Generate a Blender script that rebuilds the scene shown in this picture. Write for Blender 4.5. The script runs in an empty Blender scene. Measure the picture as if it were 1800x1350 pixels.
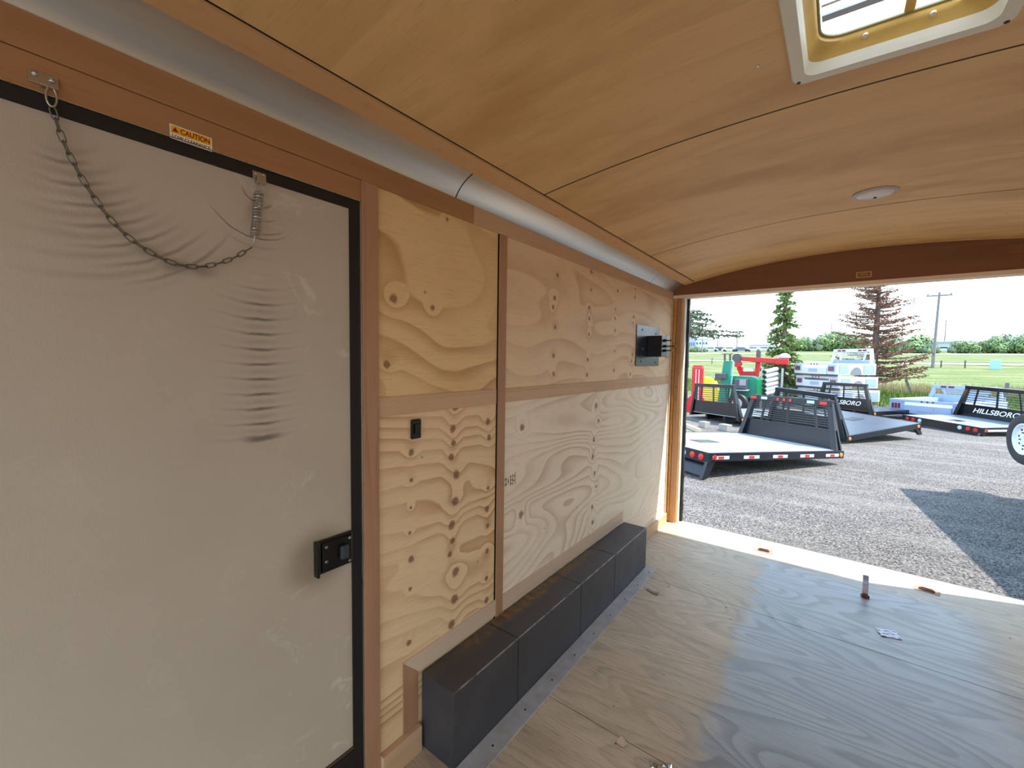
import bpy, bmesh, math, random
from mathutils import Vector, Matrix
PI = math.pi
random.seed(7)
SC = bpy.context.scene
COL = SC.collection

# ------------------------------------------------------------------ camera
F_PX = 745.063
CAM = Vector((1.13504, 0.0, 1.4))
AX_R = Vector((0.79374561, 0.60808102, 0.01433093))
AX_U = Vector((-0.0472546, 0.03815883, 0.99815375))
AX_W = Vector((-0.6064115, 0.79295736, -0.05902303))
cd = bpy.data.cameras.new('camera'); cam = bpy.data.objects.new('camera', cd); COL.objects.link(cam)
cd.sensor_width = 36; cd.lens = F_PX / 1800 * 36; cd.clip_start = .02; cd.clip_end = 2000
cam.matrix_world = Matrix(((AX_R.x, AX_U.x, -AX_W.x, CAM.x), (AX_R.y, AX_U.y, -AX_W.y, CAM.y), (AX_R.z, AX_U.z, -AX_W.z, CAM.z), (0, 0, 0, 1)))
SC.camera = cam

# ------------------------------------------------------------------ world, sun, exposure
SC.view_settings.view_transform = 'Standard'; SC.view_settings.look = 'None'
SC.view_settings.exposure = 1.0; SC.view_settings.gamma = 1; SC.view_settings.use_curve_mapping = False
wd = bpy.data.worlds.new('sky'); SC.world = wd; wd.use_nodes = True
wn = wd.node_tree.nodes; wl = wd.node_tree.links; wn.clear()
w_out = wn.new('ShaderNodeOutputWorld'); w_bg = wn.new('ShaderNodeBackground')
w_tc = wn.new('ShaderNodeTexCoord'); w_sep = wn.new('ShaderNodeSeparateXYZ'); w_r = wn.new('ShaderNodeValToRGB')
wl.new(w_tc.outputs['Generated'], w_sep.inputs[0]); wl.new(w_sep.outputs['Z'], w_r.inputs[0])
e = w_r.color_ramp.elements
e[0].position = 0.0; e[0].color = (.90, .97, 1.0, 1)
e[1].position = 1.0; e[1].color = (.30, .55, 1.0, 1)
for p_, c_ in ((.06, (.93, .99, 1.0, 1)), (.16, (.64, .87, 1.0, 1)), (.45, (.60, .82, 1.0, 1))):
    n_ = e.new(p_); n_.color = c_
wl.new(w_r.outputs[0], w_bg.inputs[0]); wl.new(w_bg.outputs[0], w_out.inputs[0])
w_bg.inputs[1].default_value = 1.65
sl = bpy.data.lights.new('sun', 'SUN'); so = bpy.data.objects.new('sun', sl); COL.objects.link(so)
SUN_DIR = Vector((-.55, -.195, -1)).normalized()
so.rotation_euler = SUN_DIR.to_track_quat('-Z', 'Y').to_euler()
sl.energy = 5.2; sl.angle = .0093; sl.color = (1.0, .95, .86)
so.location = (20, 10, 30)
try:
    SC.cycles.max_bounces = 14; SC.cycles.diffuse_bounces = 8; SC.cycles.sample_clamp_indirect = 6
except Exception: pass

# ------------------------------------------------------------------ helpers
def lin(c):
    return tuple(((v / 255) / 12.92 if v / 255 <= .04045 else ((v / 255 + .055) / 1.055) ** 2.4) for v in c[:3]) + (1,)

class G:
    """small node-expression helper around a Principled material"""
    def __init__(s, name, rough=.6, metal=0, spec=.5):
        s.m = bpy.data.materials.new(name); s.m.use_nodes = True
        s.t = s.m.node_tree; s.n = s.t.nodes; s.l = s.t.links
        s.p = s.n['Principled BSDF']; s.p.inputs['Roughness'].default_value = rough
        s.p.inputs['Metallic'].default_value = metal; s.p.inputs['Specular IOR Level'].default_value = spec
    def put(s, sock, v):
        if isinstance(v, bpy.types.NodeSocket): s.l.new(v, sock)
        else: sock.default_value = v
    def pos(s, kind='Object'):
        if not hasattr(s, 'tc'): s.tc = s.n.new('ShaderNodeTexCoord')
        return s.tc.outputs[kind]
    def world(s):
        return s.n.new('ShaderNodeNewGeometry').outputs['Position']
    def math(s, op, a, b=0.0, c=0.0, clamp=False):
        q = s.n.new('ShaderNodeMath'); q.operation = op; q.use_clamp = clamp
        for i, v in enumerate((a, b, c)): s.put(q.inputs[i], v)
        return q.outputs[0]
    def sep(s, v):
        q = s.n.new('ShaderNodeSeparateXYZ'); s.l.new(v, q.inputs[0]); return q.outputs
    def comb(s, x, y, z=0.0):
        q = s.n.new('ShaderNodeCombineXYZ')
        for i, v in enumerate((x, y, z)): s.put(q.inputs[i], v)
        return q.outputs[0]
    def noise(s, vec, scale=1, detail=2, rough=.5, dist=0.0):
        q = s.n.new('ShaderNodeTexNoise'); s.l.new(vec, q.inputs['Vector'])
        q.inputs['Scale'].default_value = scale; q.inputs['Detail'].default_value = detail
        q.inputs['Roughness'].default_value = rough; q.inputs['Distortion'].default_value = dist
        return q.outputs['Fac']
    def voronoi(s, vec, scale=1):
        q = s.n.new('ShaderNodeTexVoronoi'); s.l.new(vec, q.inputs['Vector']); q.inputs['Scale'].default_value = scale
        return q.outputs['Distance']
    def mr(s, v, a, b, c=0.0, d=1.0, smooth=True):
        q = s.n.new('ShaderNodeMapRange'); q.interpolation_type = 'SMOOTHSTEP' if smooth else 'LINEAR'
        for i, x in enumerate((v, a, b, c, d)): s.put(q.inputs[i], x)
        return q.outputs[0]
    def dist(s, v, c):
        q = s.n.new('ShaderNodeVectorMath'); q.operation = 'DISTANCE'; s.l.new(v, q.inputs[0]); q.inputs[1].default_value = c
        return q.outputs['Value']
    def ramp(s, f, stops):
        q = s.n.new('ShaderNodeValToRGB'); s.l.new(f, q.inputs[0]); el = q.color_ramp.elements
        el[0].position = stops[0][0]; el[0].color = stops[0][1]; el[1].position = stops[-1][0]; el[1].color = stops[-1][1]
        for p, c in stops[1:-1]: k = el.new(p); k.color = c
        return q.outputs[0]
    def mix(s, f, a, b, mode='MIX'):
        q = s.n.new('ShaderNodeMix'); q.data_type = 'RGBA'; q.blend_type = mode
        s.put(q.inputs[0], f); s.put(q.inputs[6], a); s.put(q.inputs[7], b); return q.outputs[2]
    def bump(s, h, strength=.2, distance=.002):
        q = s.n.new('ShaderNodeBump'); s.l.new(h, q.inputs['Height']); q.inputs['Strength'].default_value = strength
        q.inputs['Distance'].default_value = distance; s.l.new(q.outputs[0], s.p.inputs['Normal'])
    def color(s, c): s.put(s.p.inputs['Base Color'], c); return s.m
    def rough(s, c): s.put(s.p.inputs['Roughness'], c)

MATS = {}
def simple(name, rgb, rough=.5, metal=0, var=.15, scale=20, bump=0, spec=.5):
    if name in MATS: return MATS[name]
    g = G(name, rough, metal, spec); c = lin(rgb); v = g.noise(g.pos(), scale, 3, .6)
    d = tuple(x * (1 - var) for x in c[:3]) + (1,); b = tuple(min(1, x * (1 + var)) for x in c[:3]) + (1,)
    g.color(g.mix(v, d, b))
    g.rough(g.mr(v, 0, 1, max(.02, rough - .08), min(1, rough + .08), False))
    if bump: g.bump(v, bump)
    MATS[name] = g.m; return g.m

class MB:
    """collects shapes, builds ONE mesh object"""
    def __init__(s): s.v = []; s.f = []; s.mi = []; s.cur = 0
    def add(s, vs, fs):
        o = len(s.v); s.v += [tuple(v) for v in vs]; s.f += [tuple(i + o for i in f) for f in fs]; s.mi += [s.cur] * len(fs); return s
    def box(s, a, b):
        x0, y0, z0 = a; x1, y1, z1 = b
        return s.add([(x0, y0, z0), (x1, y0, z0), (x1, y1, z0), (x0, y1, z0), (x0, y0, z1), (x1, y0, z1), (x1, y1, z1), (x0, y1, z1)],
                     [(0, 3, 2, 1), (4, 5, 6, 7), (0, 1, 5, 4), (1, 2, 6, 5), (2, 3, 7, 6), (3, 0, 4, 7)])
    def hexa(s, p):   # 8 points: bottom 4 ccw, top 4 ccw
        return s.add(p, [(0, 3, 2, 1), (4, 5, 6, 7), (0, 1, 5, 4), (1, 2, 6, 5), (2, 3, 7, 6), (3, 0, 4, 7)])
    def bar(s, a, b, w, h=None, up=(0, 0, 1)):   # rectangular bar a->b
        a = Vector(a); b = Vector(b); h = w if h is None else h; d = (b - a).normalized(); up = Vector(up)
        if abs(d.dot(up)) > .98: up = Vector((1, 0, 0))
        x = d.cross(up).normalized() * w / 2; y = x.cross(d).normalized() * h / 2
        return s.hexa([a - x - y, a + x - y, b + x - y, b - x - y, a - x + y, a + x + y, b + x + y, b - x + y])
    def prism(s, pts, d):   # polygon extruded by vector d
        n = len(pts); P = [Vector(p) for p in pts]; d = Vector(d)
        return s.add(P + [p + d for p in P], [tuple(range(n))[::-1], tuple(range(n, 2 * n))] + [(i, (i + 1) % n, (i + 1) % n + n, i + n) for i in range(n)])
    def tube(s, pts, r, n=10, cap=True):
        P = [Vector(p) for p in pts]; R = r if isinstance(r, (list, tuple)) else [r] * len(P); vs = []; ref = None
        for i, p in enumerate(P):
            d = (P[min(i + 1, len(P) - 1)] - P[max(i - 1, 0)]).normalized()
            if ref is None: ref = d.orthogonal().normalized()
            ref = (ref - d * ref.dot(d)).normalized(); q = d.cross(ref)
            vs += [p + (ref * math.cos(2 * PI * k / n) + q * math.sin(2 * PI * k / n)) * R[i] for k in range(n)]
        fs = [(i * n + k, i * n + (k + 1) % n, (i + 1) * n + (k + 1) % n, (i + 1) * n + k) for i in range(len(P) - 1) for k in range(n)]
        if cap: fs += [tuple(range(n))[::-1], tuple((len(P) - 1) * n + k for k in range(n))]
        return s.add(vs, fs)
    def loop(s, pts, r, n=8):   # closed tube
        P = [Vector(p) for p in pts]; m = len(P); vs = []; nrm = sum(((P[i] - P[0]).cross(P[(i + 1) % m] - P[0]) for i in range(m)), Vector()).normalized()
        for i, p in enumerate(P):
            d = (P[(i + 1) % m] - P[i - 1]).normalized(); q = d.cross(nrm).normalized()
            vs += [p + (nrm * math.cos(2 * PI * k / n) + q * math.sin(2 * PI * k / n)) * r for k in range(n)]
        return s.add(vs, [(i * n + k, i * n + (k + 1) % n, ((i + 1) % m) * n + (k + 1) % n, ((i + 1) % m) * n + k) for i in range(m) for k in range(n)])
    def lathe(s, prof, c, ax=(0, 0, 1), n=24, cap=True):   # prof: (radius, along)
        c = Vector(c); ax = Vector(ax).normalized(); u = ax.orthogonal().normalized(); w = ax.cross(u); vs = []
        for r, h in prof: vs += [c + ax * h + (u * math.cos(2 * PI * k / n) + w * math.sin(2 * PI * k / n)) * r for k in range(n)]
        fs = [(i * n + k, i * n + (k + 1) % n, (i + 1) * n + (k + 1) % n, (i + 1) * n + k) for i in range(len(prof) - 1) for k in range(n)]
        return s.add(vs, fs + ([tuple(range(n))[::-1], tuple((len(prof) - 1) * n + k for k in range(n))] if cap else [] if cap is None else [(k, (k + 1) % n, (len(prof) - 1) * n + (k + 1) % n, (len(prof) - 1) * n + k) for k in range(n)]))
    def build(s, name, mat, parent=None, smooth=False, bevel=0, xf=None):
        me = bpy.data.meshes.new(name); vs = s.v if xf is None else [tuple(xf @ Vector(v)) for v in s.v]
        me.from_pydata(vs, [], s.f); 
        for m in (mat if isinstance(mat, (list, tuple)) else [mat]): me.materials.append(m)
        if isinstance(mat, (list, tuple)): me.polygons.foreach_set('material_index', s.mi)
        bm = bmesh.new(); bm.from_mesh(me); bmesh.ops.recalc_face_normals(bm, faces=bm.faces); bm.to_mesh(me); bm.free()
        if smooth: me.polygons.foreach_set('use_smooth', [True] * len(me.polygons)); me.set_sharp_from_angle(angle=.7)
        o = bpy.data.objects.new(name, me); COL.objects.link(o); o.parent = parent
        if bevel:
            b = o.modifiers.new('bevel', 'BEVEL'); b.width = bevel; b.segments = 2; b.limit_method = 'ANGLE'; b.angle_limit = .6
        return o

def tag(o, label, cat, group=None, kind=None):
    o['label'] = label; o['category'] = cat
    if group: o['group'] = group
    if kind: o['kind'] = kind
    return o
def struct(o, label=None):
    o['kind'] = 'structure'
    if label: o['label'] = label
    return o
def empty(name, loc=(0, 0, 0), rot=(0, 0, 0)):
    o = bpy.data.objects.new(name, None); COL.objects.link(o); o.location = loc; o.rotation_euler = rot; o.empty_display_size = .1; return o
def copy_tree(o, parent=None):
    c = o.copy(); COL.objects.link(c); c.parent = parent
    for ch in o.children: copy_tree(ch, c)
    return c
def text_mesh(s, size, name, mat, parent, M, extrude=.0008, width=None, shear=0, bold=0):
    cu = bpy.data.curves.new('t', 'FONT'); cu.body = s; cu.size = size; cu.align_x = 'CENTER'; cu.align_y = 'CENTER'; cu.extrude = extrude; cu.shear = shear; cu.offset = bold
    t = bpy.data.objects.new('t', cu); COL.objects.link(t); bpy.context.view_layer.update()
    me = bpy.data.meshes.new_from_object(t.evaluated_get(bpy.context.evaluated_depsgraph_get())); bpy.data.objects.remove(t)
    if width:
        xs = [v.co.x for v in me.vertices]; k = width / (max(xs) - min(xs))
        for v in me.vertices: v.co.x *= k
    me.transform(M); me.materials.clear(); me.materials.append(mat)
    o = bpy.data.objects.new(name, me); COL.objects.link(o); o.parent = parent; return o
def ray(px, py): return AX_R * ((px - 900) / F_PX) - AX_U * ((py - 675) / F_PX) + AX_W
def at_y(px, py, y): d = ray(px, py); return CAM + d * ((y - CAM.y) / d.y)
def gz(y): return -.43 + .0375 * max(0, y - 22)
def cz(x, y=3.7):     # arched ceiling, its crown sagging a little towards the front
    t = (max(.3, min(3.75, y)) - 1.45) / 2.3; zc = 2.12 + .058 * t; x0 = 1.03 + .20 * t
    return zc - (zc - 2.057) / (x0 - .17) ** 2 * (x - x0) ** 2 if x < x0 else zc - .085 * (x - x0) ** 2

# ------------------------------------------------------------------ wood materials
def plywood(name, base, dark, knots=(), axes=('Y', 'Z'), rings=9, amp=.5, seed=0.0, contrast=1.0, blotch=.25, rough=.6, kd=(110, 68, 48), su=.9, sv=2.4):
    g = G(name, rough); P = g.sep(g.pos()); u, v = P[axes[0]], P[axes[1]]
    uv = g.comb(u, v, seed)
    st = g.comb(g.math('MULTIPLY', u, su), g.math('MULTIPLY', v, sv), seed)
    N = g.noise(st, 1.0, 1.2, .45, .25)
    kmask = None; halo = None; D = None
    wob = g.noise(g.comb(g.math('MULTIPLY', u, .6), v, seed), 85, 2); 
    for (ku, kv, kr) in knots:
        d = g.dist(uv, (ku, kv, seed)); dw = g.math('ADD', d, g.math('MULTIPLY', wob, kr * .9))
        m = g.mr(dw, kr * 1.0, kr * 1.65, 1.0, 0.0); h = g.mr(d, kr * .5, kr * 4.5, 1.0, 0.0)
        kmask = m if kmask is None else g.math('MAXIMUM', kmask, m)
        h = g.math('MULTIPLY', h, min(.07, kr * 4))
        D = h if D is None else g.math('ADD', D, h)
    if D is not None: N = g.math('ADD', N, D)
    ph = g.math('MULTIPLY_ADD', N, rings, g.math('MULTIPLY', v, amp * rings))
    fr = g.math('FRACT', ph)
    band = g.ramp(fr, [(0, (0, 0, 0, 1)), (.45, (.12, .12, .12, 1)), (.8, (.75, .75, .75, 1)), (.93, (1, 1, 1, 1)), (1, (0, 0, 0, 1))])
    fib = g.noise(g.comb(g.math('MULTIPLY', u, 14), g.math('MULTIPLY', v, 260), seed), 1, 2, .6)
    big = g.noise(g.comb(g.math('MULTIPLY', u, 1.1), g.math('MULTIPLY', v, 3), seed + 5), 1.3, 3, .6)
    vary = g.mr(g.noise(uv, 1.7, 2), .35, .65, .25, 1.0)
    c = g.mix(g.math('MULTIPLY', g.math('MULTIPLY', band, contrast), vary), lin(base), lin(dark))
    c = g.mix(g.math('MULTIPLY', g.mr(big, .45, .75), blotch), c, lin(dark))
    c = g.mix(g.math('MULTIPLY', g.mr(fib, .5, .75), .16), c, lin(tuple(x * .6 for x in dark)))
    if kmask is not None:
        kc = g.mix(g.noise(uv, 90, 2), lin(kd), lin(tuple(x * .55 for x in kd)))
        c = g.mix(g.math('MULTIPLY', kmask, .78), c, kc)
    g.bump(g.math('ADD', g.math('MULTIPLY', fib, .6), g.math('MULTIPLY', fr, .15)), .12, .001)
    return g.color(c)

K_UL = [(.855, 1.587, .017), (.828, 1.376, .014), (1.087, 1.896, .008), (1.02, 1.575, .012)]
K_UR = [(1.847, 1.822, .012), (1.825, 1.706, .015), (1.811, 1.66, .013), (1.836, 1.563, .012), (1.825, 1.42, .014), (1.828, 1.328, .014), (2.216, 1.902, .012), (2.215, 1.799, .009), (2.199, 1.697, .014), (2.203, 1.636, .014), (2.201, 1.546, .012), (2.194, 1.403, .013), (2.192, 1.315, .014), (2.584, 1.845, .014), (2.557, 1.727, .009), (2.552, 1.669, .012), (2.558, 1.59, .012), (2.558, 1.46, .011), (2.558, 1.336, .013), (2.879, 1.897, .011), (2.873, 1.838, .013), (2.864, 1.703, .013), (2.856, 1.66, .011), (2.864, 1.444, .012), (2.847, 1.396, .014), (2.834, 1.305, .013)]
K_LL = [(1.136, 1.218, .018), (1.122, 1.136, .017), (1.125, 1.08, .014), (1.114, 1.029, .014), (1.142, .956, .019), (1.137, .854, .019), (1.119, .766, .018), (1.123, .704, .014), (1.111, .655, .014), (1.142, .574, .02), (1.137, .467, .021), (1.122, .371, .02), (1.325, 1.14, .017), (1.333, 1.072, .014), (1.33, .859, .01), (1.324, .77, .015), (1.329, .698, .012), (1.327, .591, .012), (1.325, .471, .012), (1.327, .375, .015), (.926, 1.078, .013), (.926, .982, .009), (.924, .886, .007), (.919, .8, .008), (.926, .705, .014), (.921, .601, .008), (.916, .41, .011)]
K_LR = [(1.566, 1.087, .018), (1.568, .676, .021), (2.319, 1.128, .017), (2.355, 1.034, .013), (2.3, .924, .017), (2.291, .822, .017), (2.32, .715, .016), (2.348, .628, .012), (2.301, .513, .016), (2.314, .414, .018)]
M_UL = plywood('pine_ply_amber', (236, 202, 150), (184, 130, 76), K_UL, rings=11, amp=.4, seed=1.3, contrast=.75, sv=2.4, su=1.3, kd=(156, 92, 54))
M_UR = plywood('pine_ply_knotty', (240, 212, 174), (200, 152, 108), K_UR, rings=9, amp=.6, seed=4.1, contrast=.65, kd=(150, 88, 56))
M_LL = plywood('pine_ply_knot_rows', (238, 208, 166), (190, 138, 90), K_LL, rings=11, amp=1.3, seed=7.7, contrast=.9, su=.7, sv=3.0, kd=(144, 80, 48))
M_LR = plywood('pine_ply_pale', (246, 232, 210), (200, 168, 134), K_LR, rings=21, amp=.35, seed=2.2, contrast=.75, blotch=.15, su=.8, sv=2.4, kd=(142, 88, 62))
M_CEIL = plywood('luan_ceiling', (230, 188, 130), (196, 148, 92), (), axes=('X', 'Y'), rings=4, amp=.6, seed=3.3, contrast=.4, blotch=.7, su=.9, sv=5)
M_ROOFTRIM = plywood('luan_strip', (222, 176, 124), (182, 132, 84), (), rings=3, amp=.5, seed=8, contrast=.35, su=.6, sv=8)
M_TRIM = plywood('brown_luan_trim', (180, 136, 104), (144, 102, 74), (), axes=('Z', 'Y'), rings=3, amp=1.5, seed=5, contrast=.4, su=.6, sv=16)
M_TRIMF = plywood('falloff_toned_luan_board', (176, 128, 86), (140, 98, 62), (), rings=3, amp=1.5, seed=6.5, contrast=.4, su=.6, sv=16)  # darker front boards, light falloff towards the front put into the colour
M_TRIMH = plywood('brown_luan_rail', (210, 174, 138), (172, 134, 102), (), rings=3, amp=1.5, seed=6, contrast=.4, su=.6, sv=16)
M_HEAD = plywood('unlit_luan_header', (132, 86, 52), (100, 64, 38), (), axes=('X', 'Z'), rings=3, amp=1.5, seed=9, contrast=.4, su=.6, sv=16)  # brown deepened for the unlit face, shade put into the colour
M_POST = plywood('raw_post_wood', (228, 190, 126), (180, 130, 72), (), axes=('Z', 'X'), rings=6, amp=2, seed=9.5, contrast=.7, su=2, sv=20)
M_BACK = simple('dark_cavity', (22, 17, 14), .95)
M_BLACK = simple('black_rubber', (22, 20, 20), .55)
M_GLOSSB = simple('black_plastic', (16, 16, 18), .25)
M_ZINC = simple('zinc_steel', (190, 188, 184), .3, 1.0, .1)
M_CHAIN = simple('dull_chain_steel', (112, 106, 98), .45, .7, .2)
M_WHITE = simple('white_paint', (235, 235, 232), .45)

def floor_mat():
    g = G('weathered_floor_plywood', .5); P = g.sep(g.pos()); u, v = P['X'], P['Y']
    uv = g.comb(u, v, 0.0)
    N = g.noise(g.comb(g.math('MULTIPLY', u, .8), g.math('MULTIPLY', v, 2.6), 3.0), 1.0, 1.8, .5, .4)
    fr = g.math('FRACT', g.math('MULTIPLY_ADD', N, 19, g.math('MULTIPLY', v, 4)))
    band = g.ramp(fr, [(0, (0, 0, 0, 1)), (.4, (.15, .15, .15, 1)), (.7, (.8, .8, .8, 1)), (.9, (1, 1, 1, 1)), (1, (0, 0, 0, 1))])
    fib = g.noise(g.comb(g.math('MULTIPLY', u, 10), g.math('MULTIPLY', v, 160), 0.0), 1, 3, .65)
    big = g.noise(g.comb(g.math('MULTIPLY', u, 1.2), g.math('MULTIPLY', v, 4), 1.0), 1.6, 4, .6)
    c = g.mix(big, lin((170, 148, 122)), lin((220, 204, 180)))
    # strip down the middle: bluish grey, smoother
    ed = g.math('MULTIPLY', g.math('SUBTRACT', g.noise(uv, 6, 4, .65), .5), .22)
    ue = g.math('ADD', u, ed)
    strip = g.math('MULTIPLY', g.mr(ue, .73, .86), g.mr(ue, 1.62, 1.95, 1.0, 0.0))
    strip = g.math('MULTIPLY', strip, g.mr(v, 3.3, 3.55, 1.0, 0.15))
    strip_tint = g.mix(big, lin((112, 118, 130)), lin((166, 172, 186)))
    c = g.mix(g.math('MULTIPLY', strip, .8), c, strip_tint)
    c = g.mix(g.math('MULTIPLY', band, g.mr(strip, 0, 1, .22, .6)), c, lin((98, 90, 80)))
    c = g.mix(g.math('MULTIPLY', g.mr(fib, .48, .74), .5), c, lin((92, 78, 66)))
    # scattered dark specks and grime
    vo = g.voronoi(uv, 9); sp = g.mr(vo, .035, .06, 1.0, 0.0)
    sp = g.math('MULTIPLY', sp, g.mr(g.noise(uv, 5, 1), .5, .56))
    c = g.mix(g.math('MULTIPLY', sp, .85), c, lin((40, 32, 28)))
    g.rough(g.mr(strip, 0, 1, .58, .36)); g.bump(g.math('ADD', fib, g.math('MULTIPLY', fr, .4)), .2, .0015)
    return g.color(c)
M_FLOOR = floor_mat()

def steel_mat():
    g = G('dark_sheet_steel', .38, .2); P = g.sep(g.pos()); uv = g.pos()
    n = g.noise(uv, 5, 4, .6); m = g.noise(uv, 22, 4, .65)
    c = g.mix(n, lin((40, 42, 48)), lin((88, 88, 94)))
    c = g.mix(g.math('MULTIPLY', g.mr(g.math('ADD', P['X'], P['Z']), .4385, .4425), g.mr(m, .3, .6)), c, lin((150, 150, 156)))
    # rust along the wall side of the top
    d = g.math('ADD', P['X'], g.math('MULTIPLY', g.math('SUBTRACT', g.noise(g.comb(0.0, g.math('MULTIPLY', P['Y'], 1), 0.0), 3.5, 4, .7), .5), .1))
    r = g.math('MULTIPLY', g.mr(d, .035, .085, 1.0, 0.0), g.mr(P['Z'], .27, .276))
    r = g.math('MULTIPLY', r, g.math('MULTIPLY', g.mr(P['Y'], 1.05, 1.35, .2, 1.0), g.mr(P['Y'], 1.9, 2.5, 1.0, 0.0)))
    r = g.math('MULTIPLY', r, g.mr(m, .35, .6, .2, 1.0))
    c = g.mix(g.math('MULTIPLY', r, .85), c, g.mix(m, lin((112, 84, 40)), lin((150, 112, 62))))
    g.rough(g.mr(n, .3, .7, .3, .5)); g.bump(m, .08, .001); return g.color(c)
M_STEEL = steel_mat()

def alu_mat():
    g = G('brushed_aluminium_cove', .32, .9); P = g.sep(g.pos())
    n = g.noise(g.comb(g.math('MULTIPLY', P['X'], 60), g.math('MULTIPLY', P['Y'], 1.5), g.math('MULTIPLY', P['Z'], 60)), 1, 3, .6)
    g.rough(g.mr(n, .3, .7, .33, .39)); return g.color(g.mix(n, lin((206, 204, 198)), lin((226, 224, 218))))
M_ALU = alu_mat()

def door_mat():
    g = G('textured_door_skin', .55); P = g.sep(g.pos()); u, v = P['Y'], P['Z']; uv = g.comb(u, v, 0.0)
    c = g.mix(g.noise(uv, 2.5, 4, .6), lin((178, 164, 146)), lin((200, 188, 172)))
    # pale scuffs near the latch edge and low down
    sc = g.math('MULTIPLY', g.mr(g.noise(uv, 7, 5, .7, 1.2), .56, .68), g.mr(u, .35, .66, .15, .7))
    c = g.mix(sc, c, lin((216, 208, 196)))
    sc2 = g.math('MULTIPLY', g.mr(g.noise(g.comb(g.math('MULTIPLY', u, 3), g.math('MULTIPLY', v, 7), 4.0), 1, 5, .7, .8), .58, .7), g.mr(v, .3, 1.0, .5, 0.0))
    c = g.mix(sc2, c, lin((210, 200, 186)))
    tot = None; wig = g.math('MULTIPLY', g.math('SUBTRACT', g.noise(uv, 25, 3), .5), .008)
    def polar(cu, cv):
        du = g.math('SUBTRACT', u, cu); dv = g.math('SUBTRACT', cv, v)
        r = g.math('ADD', g.math('SQRT', g.math('ADD', g.math('MULTIPLY', du, du), g.math('MULTIPLY', dv, dv))), wig)
        return r, g.math('ARCTAN2', du, dv)       # angle from straight down
    def mx(a): 
        nonlocal tot
        tot = a if tot is None else g.math('MAXIMUM', tot, a)
    def comb(r, r0, per, sharp):      # periodic rub lines, one per chain link
        t = g.math('ABSOLUTE', g.math('SUBTRACT', g.math('FRACT', g.math('ADD', g.math('DIVIDE', g.math('SUBTRACT', r, r0), per), .5)), .5))
        return g.mr(t, 0.0, sharp, 1.0, 0.0)
    # hanging column under the spring
    r, a = polar(.458, 1.805)
    env = g.math('MULTIPLY', g.mr(r, .2, .3, .1, 1.0), g.mr(r, .605, .635, 1.0, 0.0))
    ang = g.mr(g.math('ABSOLUTE', g.math('MULTIPLY', g.math('ADD', a, .01), r)), .02, .13, 1.0, 0.0)
    ang2 = g.mr(g.math('ABSOLUTE', g.math('MULTIPLY', a, r)), .0, .055, 1.0, .35)
    mx(g.math('MULTIPLY', g.math('MULTIPLY', comb(r, .243, .037, .17), env), g.math('MULTIPLY', ang, ang2)))
    mx(g.math('MULTIPLY', g.math('MULTIPLY', g.math('MULTIPLY', comb(r, .2615, .037, .3), env), g.math('MULTIPLY', ang, ang2)), .3))
    mx(g.math('MULTIPLY', g.mr(g.math('ABSOLUTE', g.math('SUBTRACT', r, .612)), .002, .012, 1.0, 0.0), g.mr(g.math('ABSOLUTE', g.math('MULTIPLY', a, r)), .01, .07, .95, 0.0)))
    # arcs swung by the spring
    for r0, w, a0, wa, st in ((.121, .0028, -.2, 1.0, 1.0), (.034, .003, -.6, 1.0, .9), (.108, .004, .3, .35, .6), (.045, .005, .5, .4, .6), (.078, .003, .35, .3, .5), (.142, .006, -.1, .6, .3)):
        mx(g.math('MULTIPLY', g.math('MULTIPLY', g.mr(g.math('ABSOLUTE', g.math('SUBTRACT', r, r0)), 0.0, w, 1.0, 0.0), g.mr(g.math('ABSOLUTE', g.math('SUBTRACT', a, a0)), wa * .3, wa, 1.0, 0.0)), st))
    tan = g.math('MULTIPLY', g.mr(r, .03, .115, 1.0, 0.0), g.mr(g.math('ABSOLUTE', g.math('ADD', a, .25)), .0, .3, .5, 0.0))
    # fans swung by the chain about the wall hook
    r, a = polar(.117, 1.85)
    for r0, ac in ((.104, .15), (.141, .22), (.178, .3), (.215, .36), (.252, .45), (.289, .55), (.326, .66)):
        d = g.mr(g.math('ABSOLUTE', g.math('SUBTRACT', r, r0)), .0, .007, 1.0, 0.0)
        e_ = g.mr(g.math('ABSOLUTE', g.math('SUBTRACT', a, ac)), .02, .5, .62, 0.0)
        mx(g.math('MULTIPLY', d, e_))
    env = g.math('MULTIPLY', g.mr(r, .06, .1), g.mr(r, .30, .36, 1.0, 0.0))
    mx(g.math('MULTIPLY', g.math('MULTIPLY', comb(r, .122, .037, .3), env), g.mr(g.math('ABSOLUTE', g.math('SUBTRACT', a, .3)), .1, .7, .3, 0.0)))
    # grime where the chain bottom rubs
    for cu, cv, rr, st in ((.245, 1.61, .05, .45), (.29, 1.588, .055, .6), (.34, 1.585, .05, .5)):
        mx(g.mr(g.dist(g.comb(u, g.math('MULTIPLY', v, 2.2), 0.0), (cu, cv * 2.2, 0)), .0, rr, st, 0.0))
    c = g.mix(tan, c, lin((150, 116, 70)))
    c = g.mix(g.math('MULTIPLY', tot, .72), c, lin((52, 42, 34)))
    # dark halo left of the latch: its shadow put into the colour
    c = g.mix(g.mr(g.dist(uv, (.6, .83, 0)), .05, .12, .5, 0.0), c, lin((128, 108, 76)))
    bn = g.noise(g.comb(g.math('MULTIPLY', u, 1.6), v, 0.0), 190, 2, .5)
    g.bump(bn, .35, .0012); return g.color(c)
M_DOOR = door_mat()

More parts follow.
